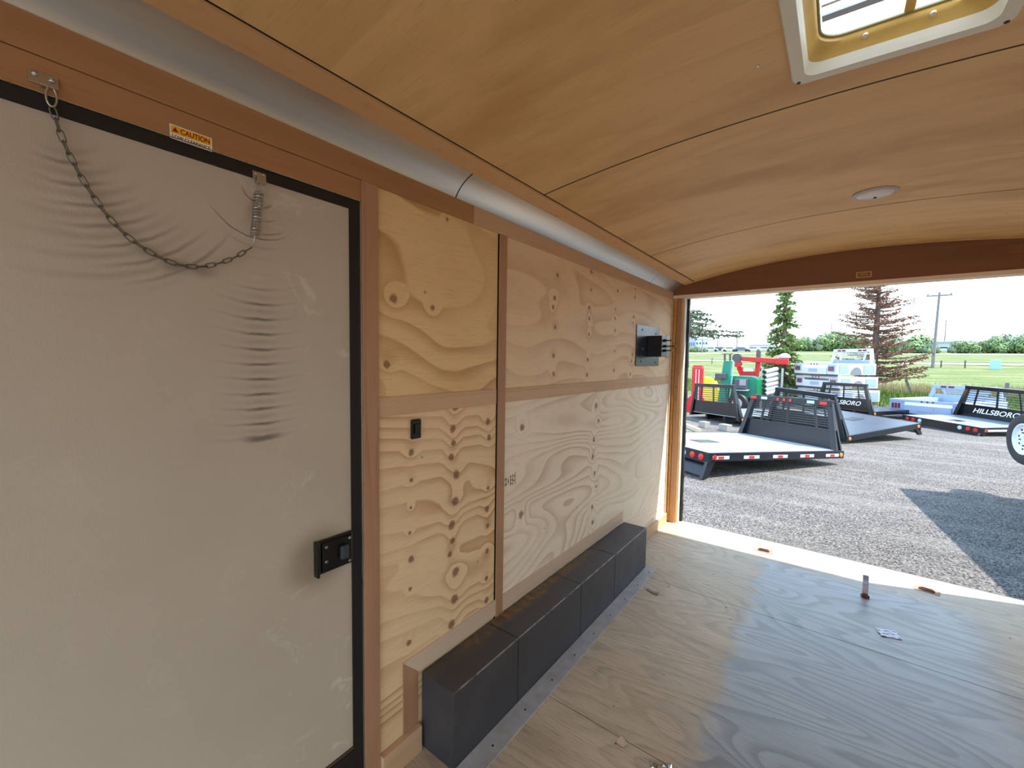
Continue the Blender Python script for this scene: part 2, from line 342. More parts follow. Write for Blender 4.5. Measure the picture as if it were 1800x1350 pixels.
# ------------------------------------------------------------------ trailer shell
TW = 2.46; Y0 = -2.2; Y1 = 3.70; YR = 3.82  # front end left open out of view, to let daylight in
wall = struct(MB().box((-.09, Y0, -.06), (-.014, 3.72, 2.2)).build('wall_left', M_BACK))
def panel(y0, y1, z0, z1, m, label):
    o = MB().box((-.0135, y0, z0), (0, y1, z1)).build('plywood_panel', m, wall); o['label'] = label; return o
pUL = panel(.78, 1.375, 1.24, 1.95, M_UL, 'amber plywood panel with swirling grain')
pUR = panel(1.40, 3.69, 1.24, 1.95, M_UR, 'plywood panel with fine columns of knots')
pLL = panel(.78, 1.375, 0, 1.2395, M_LL, 'plywood panel with rows of dark knots')
pLR = panel(1.40, 3.69, 0, 1.2395, M_LR, 'pale plywood panel with flowing grain')
MB().box((-.0135, Y0, 0), (0, -.16, 1.95)).build('plywood_panel', M_UL, wall)
for par, y, z in ((pUL, .985, 1.624), (pUR, 1.775, 1.623), (pLL, .973, 1.054), (pLR, 1.771, .549), (pLR, 2.107, .566), (pLR, 2.926, .284), (pLL, 1.27, .566), (pLR, 3.199, 1.2)):
    MB().lathe([(.0055, 0), (.0055, .001), (.0035, .0022)], (0, y, z), (1, 0, 0), 12).build('screw', M_ZINC, par)
M_INK = simple('stamp_ink', (58, 54, 60), .8)
ik = MB()
for k, (dy, z0, z1) in enumerate(((0, .836, .878), (.018, .846, .868), (.034, .832, .882), (.05, .832, .884), (.067, .832, .886))):
    ik.box((0, 1.448 + dy, z0), (.0004, 1.4515 + dy, z1))
for y0, y1, z in ((1.44, 1.458, .868), (1.44, 1.458, .846), (1.478, 1.49, .874), (1.482, 1.498, .858), (1.48, 1.496, .842), (1.5, 1.515, .872), (1.502, 1.516, .852), (1.462, 1.47, .857)):
    ik.box((0, y0, z - .0016), (.0004, y1, z + .0016))
ik.build('ink_stamp', M_INK, pLR)
TR = [0]
def trim(a, b, m, bevel=.0015):
    TR[0] += 1; return struct(MB().box(a, b).build('trim_%d' % TR[0], m, bevel=bevel))
trim((0, .735, .0), (.012, .791, 1.9145), M_TRIM)
trim((0, 1.383, .0), (.009, 1.428, 1.9145), M_TRIM)
trim((0, .7915, 1.212), (.007, 1.37, 1.273), M_TRIMH)
trim((0, 1.4285, 1.212), (.007, 3.68, 1.273), M_TRIMH)
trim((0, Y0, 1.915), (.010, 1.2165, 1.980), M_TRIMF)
trim((0, 1.2185, 1.915), (.010, 3.70, 1.980), M_TRIMH)
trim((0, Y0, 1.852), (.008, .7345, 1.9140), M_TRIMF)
# dark reveal beside the middle stud
MB().box((-.0135, 1.3755, 0), (-.004, 1.3995, 1.95)).build('panel_gap', M_BACK, wall)
# baseboards and wheel-box trims
struct(MB().box((0, .792, 0), (.025, .955, .095)).build('baseboard_left', M_TRIMH, bevel=.002))
struct(MB().box((0, 2.79, 0), (.022, 3.70, .083)).build('baseboard_left_rear', M_TRIMH, bevel=.002))
TR[0] += 1; struct(MB().prism([(0, .889, .0965), (0, .953, .0965), (0, .953, .2855), (0, .889, .3495)], (.006, 0, 0)).build('trim_%d' % TR[0], M_TRIM))
TR[0] += 1
M_PINKT = plywood('pinkish_trim', (216, 190, 166), (180, 148, 122), (), rings=3, amp=1.5, seed=12, contrast=.4, su=.6, sv=16)
struct(MB().prism([(0, .886, .354), (0, .956, .284), (0, 2.766, .284), (0, 2.766, .354)], (.0062, 0, 0)).build('trim_%d' % TR[0], M_PINKT))
# cove
def cove(y0, y1, name='metal_cove'):
    m = MB(); n = 14; pr = []
    for k in range(n + 1):
        t = k / n * PI / 2; s_ = k / n; pr.append((.002 + .102 * (.45 * s_ + .55 * (1 - math.cos(t))), 1.978 + .074 * (.45 * s_ + .55 * math.sin(t))))
    vs = [(x, y0, z) for x, z in pr] + [(x, y1, z) for x, z in pr]
    m.add(vs, [(i, i + 1, n + 2 + i, n + 1 + i) for i in range(n)]); c_ = m.build(name, M_ALU, smooth=True)
    return c_
TR[0] += 1
cv = struct(cove(Y0, 1.1225, 'trim_%d' % TR[0])); TR[0] += 1
struct(cove(1.1275, 3.1625, 'trim_%d' % TR[0])); TR[0] += 1
struct(cove(3.1660, 3.715, 'trim_%d' % TR[0]))
cb_ = [(-.006, 1.968), (-.006, 2.02), (.03, 2.05), (.098, 2.0585)]
MB().prism([(x, Y0, z) for x, z in cb_] + [(x - .004, Y0, z + .006) for x, z in cb_[::-1]], (0, 5.9, 0)).build('cove_backing', M_BACK, wall)
def arch(x0, x1, y0, y1, dz, th, m=None, n=30):
    m = m or MB(); vs = []
    for k in range(n + 1):
        x = x0 + (x1 - x0) * k / n; z = cz(x, y0) + dz; w = cz(x, y1) + dz
        vs += [(x, y0, z), (x, y1, w), (x, y0, z + th), (x, y1, w + th)]
    fs = []
    for k in range(n):
        a = 4 * k; b = a + 4; fs += [(a, a + 1, b + 1, b), (a + 2, b + 2, b + 3, a + 3), (a, b, b + 2, a + 2), (a + 1, a + 3, b + 3, b + 1)]
    fs += [(0, 2, 3, 1), (4 * n, 4 * n + 1, 4 * n + 3, 4 * n + 2)]
    return m.add(vs, fs)
TR[0] += 1   # strip between cove and ceiling sheets
st = MB()
for a_, b_ in ((Y0, 1.213), (1.214, 3.715)): arch(.098, .168, a_, b_, -.006, .012, st, 3)
struct(st.build('trim_%d' % TR[0], M_ROOFTRIM))
# ceiling: sheets with real gaps, and the roof skin over them
VX0, VX1, VY0, VY1 = 1.04, 1.36, .98, 1.30
roof = MB()
for a_, b_, c_, d_ in ((-.09, 2.56, Y0, VY0), (-.09, VX0, VY0, VY1), (VX1, 2.56, VY0, VY1), (-.09, 2.56, VY1, 3.9)): arch(a_, b_, c_, d_, .03, .03, roof)
ceil = struct(roof.build('ceiling', M_BACK))
for y0, y1 in ((-2.2, -.999), (-.991, .221), (.229, 1.4485), (1.4575, 2.670), (2.679, 3.70)):
    q = MB()
    if y0 < 1 < y1:
        for a_, b_, c_, d_ in ((.175, 2.3, y0, VY0), (.175, VX0, VY0, VY1), (VX1, 2.3, VY0, VY1), (.175, 2.3, VY1, y1)): arch(a_, b_, c_, d_, 0, .022, q)
    else: arch(.175, 2.3, y0, y1, 0, .022, q)
    q.build('ceiling_sheet', M_CEIL, ceil)
for y in (-.995, .225, 1.453, 2.6745): arch(.172, 2.3, y - .0042, y + .0042, .0015, .004).build('seam_reveal', M_BACK, ceil)
for a_, b_ in ((Y0, .22), (.222, 1.452), (1.454, 2.673), (2.675, 3.70)): arch(.168, .175, a_, b_, .0015, .004, None, 1).build('seam_reveal', M_BACK, ceil)
for x, y in ((.56, .62), (.83, 2.45), (1.47, 1.95), (.95, 1.2), (.75, 3.2), (1.35, 3.15), (1.75, 3.1), (.5, 3.25)):
    MB().lathe([(.004, 0), (.003, .002)], (x, y, cz(x, y)), (0, 0, -1), 10).build('screw', M_ZINC, ceil)
# floor
fl = struct(MB().box((-.01, Y0, -.09), (TW, YR - .005, -.02)).build('floor', M_BACK))
for y0, y1 in ((-2.2, -.998), (-.992, .222), (.227, 1.4435), (1.4475, 2.667), (2.671, YR)):
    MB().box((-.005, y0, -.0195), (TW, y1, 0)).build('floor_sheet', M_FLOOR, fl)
# right wall, rear frame
struct(MB().box((TW, -.25, -.06), (TW + .09, YR, 2.2)).box((TW, Y0, -.06), (TW + .09, -1.55, 2.2)).box((TW, -1.55, 1.9), (TW + .09, -.25, 2.2)).build('wall_right', M_UR))  # unseen doorway behind the camera, added to bring daylight inside
# rear header
pts = [(.0, 1.955)] + [(2.46, 1.955)] + [(x, cz(x, 3.7) + .004 if .175 < x < 2.3 else 2.075) for x in [2.46 - 2.46 * k / 40 for k in range(41)]]
hd = struct(MB().prism([(x, 3.715, z) for x, z in pts], (0, .1, 0)).build('wall_rear', M_HEAD))
MB().box((.0, 3.708, 1.93), (2.46, 3.82, 1.9545)).build('opening_lintel', simple('bounce_lit_lintel_wood', (240, 216, 190), .6, 0, .06, 6), hd)  # light bounced up from the ground put into the lintel's pale colour
ar = MB()
for k in range(36):
    xa = .17 + 2.13 * k / 36; xb = .17 + 2.13 * (k + 1) / 36
    ar.hexa([(xa, 3.700, cz(xa) - .006), (xb, 3.700, cz(xb) - .006), (xb, 3.7145, cz(xb) - .006), (xa, 3.7145, cz(xa) - .006), (xa, 3.700, cz(xa) - .0005), (xb, 3.700, cz(xb) - .0005), (xb, 3.7145, cz(xb) - .0005), (xa, 3.7145, cz(xa) - .0005)])
ar.build('arched_bead', M_ROOFTRIM, hd)
# rear left post: gold rough board, brown board, white edge, black seal
M_EDGE = simple('white_edge_metal', (232, 230, 224), .4)
M_FOAM = simple('amber_foam_residue', (206, 150, 70), .8, 0, .5, 60, .8)
TR[0] += 1
post = struct(MB().box((-.005, 3.735, 0), (.088, 3.815, 1.93)).build('trim_%d' % TR[0], M_POST))
MB().box((.0, 3.69, .0), (.010, 3.735, 1.93)).build('edge_strip', M_PINKT, post)
fm = MB(); random.seed(3); z = .01
while z < 1.9:
    h = random.uniform(.05, .16); fm.box((.013, 3.722 - random.uniform(0, .006), z), (.013 + random.uniform(.016, .022), 3.735, min(1.92, z + h))); z += h - .004
fm.build('foam_residue', M_FOAM, post, bevel=.004)
MB().box((.038, 3.722, .0), (.072, 3.7345, 1.93)).build('post_board', M_TRIM, post)
MB().box((.0885, 3.745, .0), (.098, 3.83, 1.93)).build('white_edge', M_EDGE, post)
sm = MB()
for k in range(20): 
    z0 = k * 1.93 / 20; o_ = .004 * math.sin(k * 1.9)
    sm.hexa([(.0985, 3.80 - o_, z0), (.118 + o_, 3.80, z0), (.118 + o_, 3.835, z0), (.0985, 3.835, z0), (.0985, 3.80, z0 + .0965), (.118, 3.80, z0 + .0965), (.118, 3.835, z0 + .0965), (.0985, 3.835, z0 + .0965)])
sm.build('door_seal', M_BLACK, post)
TR[0] += 1
struct(MB().box((2.37, 3.715, 0), (2.46, 3.86, 1.93)).build('trim_%d' % TR[0], M_TRIM))
# outer skin + rear sill
TR[0] += 1
struct(MB().box((-.09, 3.821, -.14), (.087, 3.87, 2.14)).build('trim_%d' % TR[0], M_WHITE))
TR[0] += 1
struct(MB().box((-.05, 3.821, -.16), (TW, 3.85, -.006)).build('trim_%d' % TR[0], simple('rear_sill_steel', (90, 88, 84), .5, .6)))

# side door
door = MB().box((-.0135, -.16, .195), (-.001, .7, 1.825)).build('door_1', M_DOOR); struct(door, 'off-white textured side door with dark rub marks')
MB().box((-.0135, -.16, 1.8255), (.004, .7295, 1.8515)).box((-.0135, .7005, .0), (.004, .7295, 1.8254)).build('door_seal', M_BLACK, door)
MB().box((.0, .7298, .0), (.010, .7335, 1.852)).build('seal_edge', M_ZINC, door)
MB().box((.0, -.16, 1.8518), (.009, .73, 1.8545)).build('drip_edge', M_ZINC, door)
MB().box((-.0135, -.16, .0), (.006, .7, .194)).build('door_sill', simple('sill_brown', (92, 68, 52), .6), door)
MB().box((.0061, -.16, .12), (.010, .7, .19)).build('sill_lip', M_BLACK, door)
# latch
lt = tag(empty('door_latch', (0, .643, .833)), 'black paddle latch on the off-white side door beside its seal', 'latch')
MB().box((-.0005, -.052, -.048), (.012, .056, .049)).build('backplate', M_GLOSSB, lt, bevel=.008)
MB().box((.0122, -.044, -.042), (.019, .048, .042)).build('bezel', M_GLOSSB, lt, bevel=.006)
MB().box((.0192, .006, -.018), (.034, .030, .022)).build('paddle', simple('latch_grey', (62, 66, 74), .3), lt, bevel=.005)
MB().box((-.0002, -.060, -.050), (.022, -.0525, .050)).build('side_flange', M_GLOSSB, lt, bevel=.002)
for dy, dz in ((-.032, .03), (-.032, -.012), (.04, .034), (.04, -.034)): MB().lathe([(.0045, 0), (.003, .002)], (.0191, dy, dz), (1, 0, 0), 10).build('screw', M_ZINC, lt)
# rocker switch
sw = tag(empty('rocker_switch', (0, .941, 1.157)), 'small black rocker switch on the knotty plywood', 'switch')
MB().box((0, -.0215, -.034), (.011, .0215, .034)).build('switch_plate', M_GLOSSB, sw, bevel=.006)
MB().box((.0112, -.010, -.016), (.018, .012, .018)).build('rocker', M_BLACK, sw, bevel=.003)
# black steel bracket box near the rear
bk = tag(empty('bracket_box', (0, 3.16, 1.51)), 'black steel plate and box bracket with bolts on rear plywood', 'bracket')
M_BKPL = simple('blued_plate', (52, 60, 72), .28, .6, .15, 8)
MB().box((0, -.245, -.148), (.006, .235, .148)).build('mounting_plate', M_BKPL, bk, bevel=.001)
MB().box((.0062, -.03, -.078), (.112, .10, .076)).build('box_housing', simple('matte_black_steel', (9, 9, 11), .35, .1), bk, bevel=.002)
MB().box((.100, .1005, -.085), (.106, .17, .083)).build('side_tab', M_BKPL, bk)
for z_, l_ in ((.042, .05), (.0, .075), (-.032, .05)):
    b_ = MB().tube([(.1125, .03, z_), (.1125 + l_, .03, z_)], .0045, 10).tube([(.1125, .03, z_), (.127, .03, z_)], .010, 6).build('bolt', M_BLACK, bk)
    MB().lathe([(.007, 0), (.007, .008), (.003, .012)], (.1127 + l_, .03, z_), (1, 0, 0), 10).build('bolt_tip', simple('brass_tip', (190, 140, 80), .35, .9), b_)
for dy, dz in ((-.14, .115), (.15, .10), (-.15, -.115), (.15, -.12), (-.12, -.02)): MB().lathe([(.008, 0), (.005, .003)], (.0061, dy, dz), (1, 0, 0), 10).build('screw', M_BLACK if abs(dz) > .05 else M_ZINC, bk)

# caution sticker
cs = tag(MB().box((.0082, .2868, 1.8505), (.0088, .3622, 1.8795)).build('caution_sticker', M_WHITE), 'white and yellow CAUTION LOW CLEARANCE sticker above side door', 'sticker')
MB().box((.0089, .2888, 1.862), (.0091, .3602, 1.8775)).build('yellow_field', simple('sticker_yellow', (246, 186, 30), .4, 0, .03), cs)
M_RED = simple('sticker_red', (150, 26, 20), .5, 0, .05)
def wallM(y, z, x): return Matrix(((0, 0, 1, x), (1, 0, 0, y), (0, 1, 0, z), (0, 0, 0, 1)))
text_mesh('CAUTION', .0145, 'caution_lettering', M_RED, cs, wallM(.3315, 1.8698, .0092), .0001, .053, 0, .0004)
MB().prism([(.0091, .2905, 1.8655), (.0091, .3015, 1.8655), (.0091, .296, 1.8755)], (.0003, 0, 0)).build('warning_triangle', M_RED, cs)
text_mesh('LOW CLEARANCE', .0085, 'clearance_lettering', M_INK, cs, wallM(.3245, 1.8560, .0089), .0001, .068, 0, .0002)
# little sticker on rear header
hs = tag(MB().box((1.209, 3.7140, 1.978), (1.290, 3.7148, 2.0175)).build('header_sticker', simple('gold_sticker', (196, 150, 70), .4)), 'small gold outlined sticker centred on the rear header', 'sticker')
MB().box((1.217, 3.7134, 1.986), (1.282, 3.7139, 2.0095)).build('brown_field', simple('sticker_brown', (118, 74, 40), .5), hs)
MB().box((1.225, 3.7128, 1.994), (1.274, 3.7133, 1.9985)).box((1.232, 3.7128, 2.001), (1.268, 3.7133, 2.004)).build('gold_lettering', simple('gold_sticker', (196, 150, 70), .4), hs)

# check chain and spring
ch = tag(empty('door_check_chain', (.02, .117, 1.87)), 'zinc check chain and coil spring sagging across the side door', 'chain')
def L(p): return (p[0] - .02, p[1] - .117, p[2] - 1.87)
MB().box(L((.0085, .092, 1.865)), L((.0125, .128, 1.886))).box(L((.0125, .104, 1.860)), L((.026, .120, 1.864))).build('wall_bracket', M_ZINC, ch, bevel=.001)
for y, z in ((.1, 1.880), (.12, 1.878)): MB().lathe([(.005, 0), (.004, .003), (.001, .0045)], L((.0126, y, z)), (1, 0, 0), 12).build('screw', M_ZINC, ch)
MB().loop([L((.019 + .001 * math.cos(t), .1175 + .0065 * math.cos(t), 1.847 + .016 * math.sin(t))) for t in [2 * PI * k / 20 for k in range(20)]], .0016).build('snap_hook', M_ZINC, ch)
path = [(.1185, 1.832), (.132, 1.773), (.158, 1.709), (.193, 1.652), (.233, 1.615), (.283, 1.592), (.334, 1.593), (.39, 1.619), (.436, 1.656)]
P = [Vector((.012, y, z)) for y, z in path]; dens = []
for i in range(len(P) - 1):
    p0, p1, p2, p3 = P[max(i - 1, 0)], P[i], P[i + 1], P[min(i + 2, len(P) - 1)]
    for k in range(30):
        t = k / 30; dens.append(.5 * ((2 * p1) + (p2 - p0) * t + (2 * p0 - 5 * p1 + 4 * p2 - p3) * t * t + (3 * p1 - p0 - 3 * p2 + p3) * t ** 3))
dens.append(P[-1]); cum = [0]
for a_, b_ in zip(dens, dens[1:]): cum.append(cum[-1] + (b_ - a_).length)
def along(s):
    for i in range(len(cum) - 1):
        if cum[i + 1] >= s: return dens[i].lerp(dens[i + 1], (s - cum[i]) / max(1e-9, cum[i + 1] - cum[i]))
    return dens[-1]
LK = .0185; nl = int(round(cum[-1] / LK)); base = None
oval = [(math.cos(t) * (.0072 if True else 0) + (.0045 if math.cos(t) > 0 else -.0045), math.sin(t) * .0042, 0) for t in [2 * PI * (k + .5) / 20 for k in range(20)]]
lkm = MB().loop(oval, .00125, 7)
for k in range(nl):
    s0 = cum[-1] * k / nl; s1 = cum[-1] * (k + 1) / nl; a_ = along(s0); b_ = along(s1)
    if base is None:
        base = lkm.build('chain_link', M_CHAIN, ch, smooth=True); o = base
    else: o = base.copy(); COL.objects.link(o)
    d = (b_ - a_).normalized(); X = Vector((1, 0, 0)); Yv = X.cross(d).normalized(); Rm = Matrix((d, Yv, X)).transposed() @ Matrix.Rotation((PI * .46 if k % 2 else PI * .06), 3, 'X')
    mid = (a_ + b_) / 2; o.matrix_local = Matrix.Translation(mid - Vector((.02, .117, 1.87))) @ Rm.to_4x4()
hx = []; A = Vector((.017, .4545, 1.790)); B = Vector((.015, .4435, 1.684)); ax = (B - A); T = 15
u_ = ax.orthogonal().normalized(); w_ = ax.normalized().cross(u_)
for k in range(T * 14 + 1):
    t = k / (T * 14); an = 2 * PI * T * t; hx.append(Vector(L(A + ax * t)) + (u_ * math.cos(an) + w_ * math.sin(an)) * .0088)
MB().tube(hx, .0020, 6).build('coil_spring', M_ZINC, ch, smooth=True)
MB().loop([L((.016, .4545 + dy, z)) for dy, z in ((-.0045, 1.792), (-.0045, 1.816), (-.002, 1.82), (.002, 1.82), (.0045, 1.816), (.0045, 1.792))], .0013).build('spring_top_loop', M_ZINC, ch)
MB().tube([L((.015, .4435, 1.684)), L((.013, .4415, 1.668)), L((.012, .439, 1.659)), L((.012, .4345, 1.656))], .0014, 6).build('spring_end_wire', M_ZINC, ch)
MB().box(L((.0, .446, 1.822)), L((.005, .476, 1.842))).box(L((.005, .449, 1.812)), L((.020, .470, 1.826))).build('door_bracket', M_ZINC, ch, bevel=.001)
for y, z in ((.453, 1.836), (.470, 1.838)): MB().lathe([(.004, 0), (.0035, .003), (.001, .004)], L((.0051, y, z)), (1, 0, 0), 12).build('screw', M_ZINC, ch)

# wheel box
wb = tag(empty('wheel_box', (.085, 1.88, 0)), 'long black sheet-steel wheel box with rusty top along the plywood wall', 'wheel box')
def WL(p): return (p[0] - .085, p[1] - 1.88, p[2])
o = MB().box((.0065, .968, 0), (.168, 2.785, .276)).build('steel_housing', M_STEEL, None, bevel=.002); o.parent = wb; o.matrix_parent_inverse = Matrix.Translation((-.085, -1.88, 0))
for y in (1.33, 1.86, 2.27):
    o = MB().box((.1681, y, .002), (.1688, y + .003, .2768)).box((.02, y, .2762), (.1681, y + .003, .2768)).build('seam_weld', simple('seam_dark', (30, 30, 34), .5, .3), None); o.parent = wb; o.matrix_parent_inverse = Matrix.Translation((-.085, -1.88, 0))
g = G('pale_worn_strip', .4); c_ = g.noise(g.pos(), 14, 4, .65)
fs_ = MB().hexa([(.169, .965, 0), (.252, 1.0, 0), (.238, 2.84, 0), (.169, 2.80, 0), (.169, .965, .007), (.252, 1.0, .007), (.238, 2.84, .007), (.169, 2.80, .007)]).build('floor_flange', g.color(g.mix(c_, lin((138, 128, 122)), lin((196, 196, 200)))), None, bevel=.001)
fs_.parent = wb; fs_.matrix_parent_inverse = Matrix.Translation((-.085, -1.88, 0)); fs_['label'] = 'pale scuffed strip on the floor'
for k in range(9): 
    o = MB().lathe([(.004, 0), (.0035, .002)], (.215, 1.12 + k * .2, .0071), (0, 0, 1), 8).build('screw', M_BLACK, None); o.parent = wb; o.matrix_parent_inverse = Matrix.Translation((-.085, -1.88, 0))

# roof vent
M_VENT = simple('aged_white_plastic', (226, 222, 206), .45, 0, .06, 12)
M_VENTY = simple('yellowed_plastic', (214, 176, 96), .45, 0, .25, 9)
vt = tag(empty('roof_vent', (1.2, 1.14, cz(1.2, 1.14) - .005), (.025, .029, 0)), 'white plastic roof vent with yellowed throat set in the wooden ceiling', 'roof vent')
def rrect(w, d, r, z, n=7, cx=0, cy=0):
    out = []
    for sx, sy, a0 in ((1, 1, 0), (-1, 1, PI / 2), (-1, -1, PI), (1, -1, 1.5 * PI)):
        for k in range(n): t = a0 + PI / 2 * k / (n - 1); out.append((cx + sx * (w / 2 - r) + r * math.cos(t), cy + sy * (d / 2 - r) + r * math.sin(t), z))
    return out
def loft(m, loops, close=True):
    n = len(loops[0]); vs = [p for l in loops for p in l]
    return m.add(vs, [(i * n + k, i * n + (k + 1) % n, (i + 1) * n + (k + 1) % n, (i + 1) * n + k) for i in range(len(loops) - 1) for k in range(n)])
loft(MB(), [rrect(.378, .378, .03, .004), rrect(.378, .378, .03, -.006), rrect(.372, .372, .027, -.009), rrect(.322, .322, .025, -.008), rrect(.316, .316, .025, .002)]).build('flange_frame', M_VENT, vt, smooth=True)
loft(MB(), [rrect(.316, .316, .025, .002), rrect(.310, .310, .028, .016)]).build('throat_lip', M_VENT, vt, smooth=True)
loft(MB(), [rrect(.310, .310, .028, .016), rrect(.300, .300, .035, .026), rrect(.284, .284, .045, .034), rrect(.274, .274, .05, .040), rrect(.272, .272, .05, .052)]).build('throat', M_VENTY, vt, smooth=True)
for dx, dy in ((-.175, -.175), (.175, -.175), (-.175, .175), (.175, .175)): MB().lathe([(.005, 0), (.004, .002)], (dx, dy, -.0085), (0, 0, -1), 10).build('screw', M_BLACK, vt)
for dx in (-.05, .06): MB().lathe([(.005, 0), (.005, .006)], (dx, .139, .036), (0, -.5, -1), 10).build('rivet', M_VENT, vt)
MB().loop(rrect(.268, .268, .048, .050), .003, 6).build('screen_rim', simple('rim_olive', (150, 140, 90), .5), vt, smooth=True)
lm = G('translucent_lid', .4); bt = lm.n.new('ShaderNodeBsdfTranslucent'); bt.inputs[0].default_value = (.9, .92, .92, 1); mxs = lm.n.new('ShaderNodeMixShader'); mxs.inputs[0].default_value = .75
lm.color((.85, .86, .84, 1)); lm.l.new(lm.p.outputs[0], mxs.inputs[1]); lm.l.new(bt.outputs[0], mxs.inputs[2]); lm.l.new(mxs.outputs[0], lm.n['Material Output'].inputs['Surface'])
ld = MB(); loft(ld, [rrect(.33, .33, .05, .060), rrect(.34, .34, .05, .085), rrect(.30, .30, .06, .11), rrect(.1, .1, .04, .12)]); ld.add(rrect(.1, .1, .04, .12), [tuple(range(28))]); ld.build('lid', lm.m, vt, smooth=True)
MB().box((.012, -.134, .050), (.030, .134, .058)).box((-.012, -.02, .038), (.05, .02, .0499)).build('crossbar', M_VENTY, vt, bevel=.003)
MB().box((-.13, .02, .060), (.13, .028, .066)).build('lid_rib', M_ZINC, vt); MB().box((-.13, .058, .060), (.008, .080, .064)).build('lid_arm', simple('bluish_arm', (170, 180, 205), .4, .2), vt)
# dome light
dl = tag(empty('dome_light', (1.232, 2.45, cz(1.232, 2.45))), 'small round frosted dome light on the wooden ceiling', 'light')
MB().lathe([(.079, .002), (.079, -.006), (.068, -.010)], (0, 0, 0), (0, 0, 1), 32).build('base_ring', simple('light_base', (176, 166, 158), .4), dl, smooth=True)
MB().lathe([(.066, -.008), (.060, -.013), (.045, -.018), (.02, -.021), (.002, -.0215)], (0, 0, 0), (0, 0, 1), 32).build('lens', simple('frosted_lens', (226, 218, 212), .25, 0, .03), dl, smooth=True)
MB().lathe([(.006, -.021), (.006, -.025), (.002, -.026)], (0, 0, 0), (0, 0, 1), 12).build('center_knob', M_GLOSSB, dl)

# things on the floor
M_RUST = simple('rusty_iron', (160, 130, 108), .8, .0, .4, 40, .4)
M_RUSTD = simple('dark_rust', (104, 62, 44), .7, .3, .4, 40, .4)
def dring(name, x, y, rz, label):
    r = tag(empty(name, (x, y, 0), (0, 0, rz)), label, 'tie-down ring', 'recessed floor tie-downs by the rear sill')
    m = MB(); loft(m, [rrect(.118, .078, .012, .0015), rrect(.108, .068, .01, .003), rrect(.092, .05, .008, .0006)]); m.add(rrect(.092, .05, .008, .0006), [tuple(range(28))]); m.build('recess_plate', M_RUST, r)
    MB().loop([(x_, y_, .006) for x_, y_ in ((-.03, -.014), (.03, -.014), (.034, -.006), (.024, .014), (-.024, .014), (-.034, -.006))], .0042).build('ring', M_RUSTD, r, smooth=True); return r
dring('tie_down_ring', .768, 3.60, .05, 'flat rusty recessed tie-down plate in the sunlit floor strip')
dring('tie_down_ring', 1.645, 3.612, -.2, 'rusty floor tie-down half in shade right of the upright strap')
sh = tag(empty('tie_down_strap', (1.335, 3.28, 0)), 'short upright metal strap with rusty bolt head near the rear sill', 'strap')
MB().box((-.014, -.001, .0), (.014, .002, .095)).build('strap_blade', simple('bright_strap', (200, 196, 200), .4, .3), sh, bevel=.0008)
MB().box((-.014, -.022, .085), (.014, .001, .0885)).hexa([(-.014, .002, .095), (.014, .002, .095), (.014, .004, .094), (-.014, .004, .094), (-.014, .022, .120), (.014, .022, .120), (.014, .024, .119), (-.014, .024, .119)]).build('strap_tab', simple('bluish_zinc', (170, 176, 206), .4, .2), sh)
MB().lathe([(.022, 0), (.022, .010), (.016, .016)], (0, -.012, 0), (0, 0, 1), 6).build('bolt_head', M_RUSTD, sh)
sp = tag(MB().add([(-.03, -.018, .001), (.012, -.022, .001), (.026, .004, .004), (-.004, .024, .008), (-.022, .016, .012), (-.03, -.018, .003), (.012, -.022, .003), (.026, .004, .006), (-.004, .024, .010), (-.022, .016, .014)],
    [(0, 1, 2, 3, 4), (9, 8, 7, 6, 5), (0, 5, 6, 1), (1, 6, 7, 2), (2, 7, 8, 3), (3, 8, 9, 4), (4, 9, 5, 0)]).build('wood_chip', simple('pale_chip', (206, 180, 158), .7)), 'small pale wood chip on the floor beside the sheet seam', 'wood chip')
sp.location = (.578, 1.427, 0); sp.scale = (.62, .62, 1)
q = MB(); n = 14
for k in range(n): 
    t = k / n * 1.25; 
    q.hexa([(.075 * math.sin(t) - .03, .075 * (1 - math.cos(t)), .0005 + .006 * k / n), (.095 * math.sin(t) - .03, .095 * (1 - math.cos(t)) - .02, .0005 + .006 * k / n), (.095 * math.sin(t + .09) - .03, .095 * (1 - math.cos(t + .09)) - .02, .0005 + .006 * (k + 1) / n), (.075 * math.sin(t + .09) - .03, .075 * (1 - math.cos(t + .09)), .0005 + .006 * (k + 1) / n),
            (.075 * math.sin(t) - .03, .075 * (1 - math.cos(t)), .003 + .006 * k / n), (.095 * math.sin(t) - .03, .095 * (1 - math.cos(t)) - .02, .003 + .006 * k / n), (.095 * math.sin(t + .09) - .03, .095 * (1 - math.cos(t + .09)) - .02, .003 + .006 * (k + 1) / n), (.075 * math.sin(t + .09) - .03, .075 * (1 - math.cos(t + .09)), .003 + .006 * (k + 1) / n)])
o = tag(q.build('bark_sliver', simple('sliver_grey', (150, 132, 120), .7)), 'curled grey sliver lying beside the wheel box strip', 'sliver'); o.location = (.295, 2.515, 0); o.rotation_euler = (0, 0, -.9); o.scale = (.8, .8, 1)
random.seed(5)
def crumple(w, d, h, n=14):
    m = MB(); vs = []
    for i in range(n + 1):
        for j in range(n + 1):
            u = i / n - .5; v = j / n - .5; r = 1 - .25 * random.random() * (abs(u) * 2) ** 4
            vs.append((u * w * r, v * d * r, .002 + h * abs(math.sin(7 * u + 5 * v) * math.cos(9 * v - 3 * u)) * random.uniform(.6, 1)))
    return m.add(vs, [(i * (n + 1) + j, (i + 1) * (n + 1) + j, (i + 1) * (n + 1) + j + 1, i * (n + 1) + j + 1) for i in range(n) for j in range(n)])
o = tag(crumple(.09, .07, .018).build('foil_wrapper', simple('shiny_foil', (190, 205, 215), .16, 1.0)), 'crumpled shiny foil wrapper at the bottom edge of the floor', 'wrapper'); o.location = (.735, 1.40, 0); o.rotation_euler = (0, 0, .5)
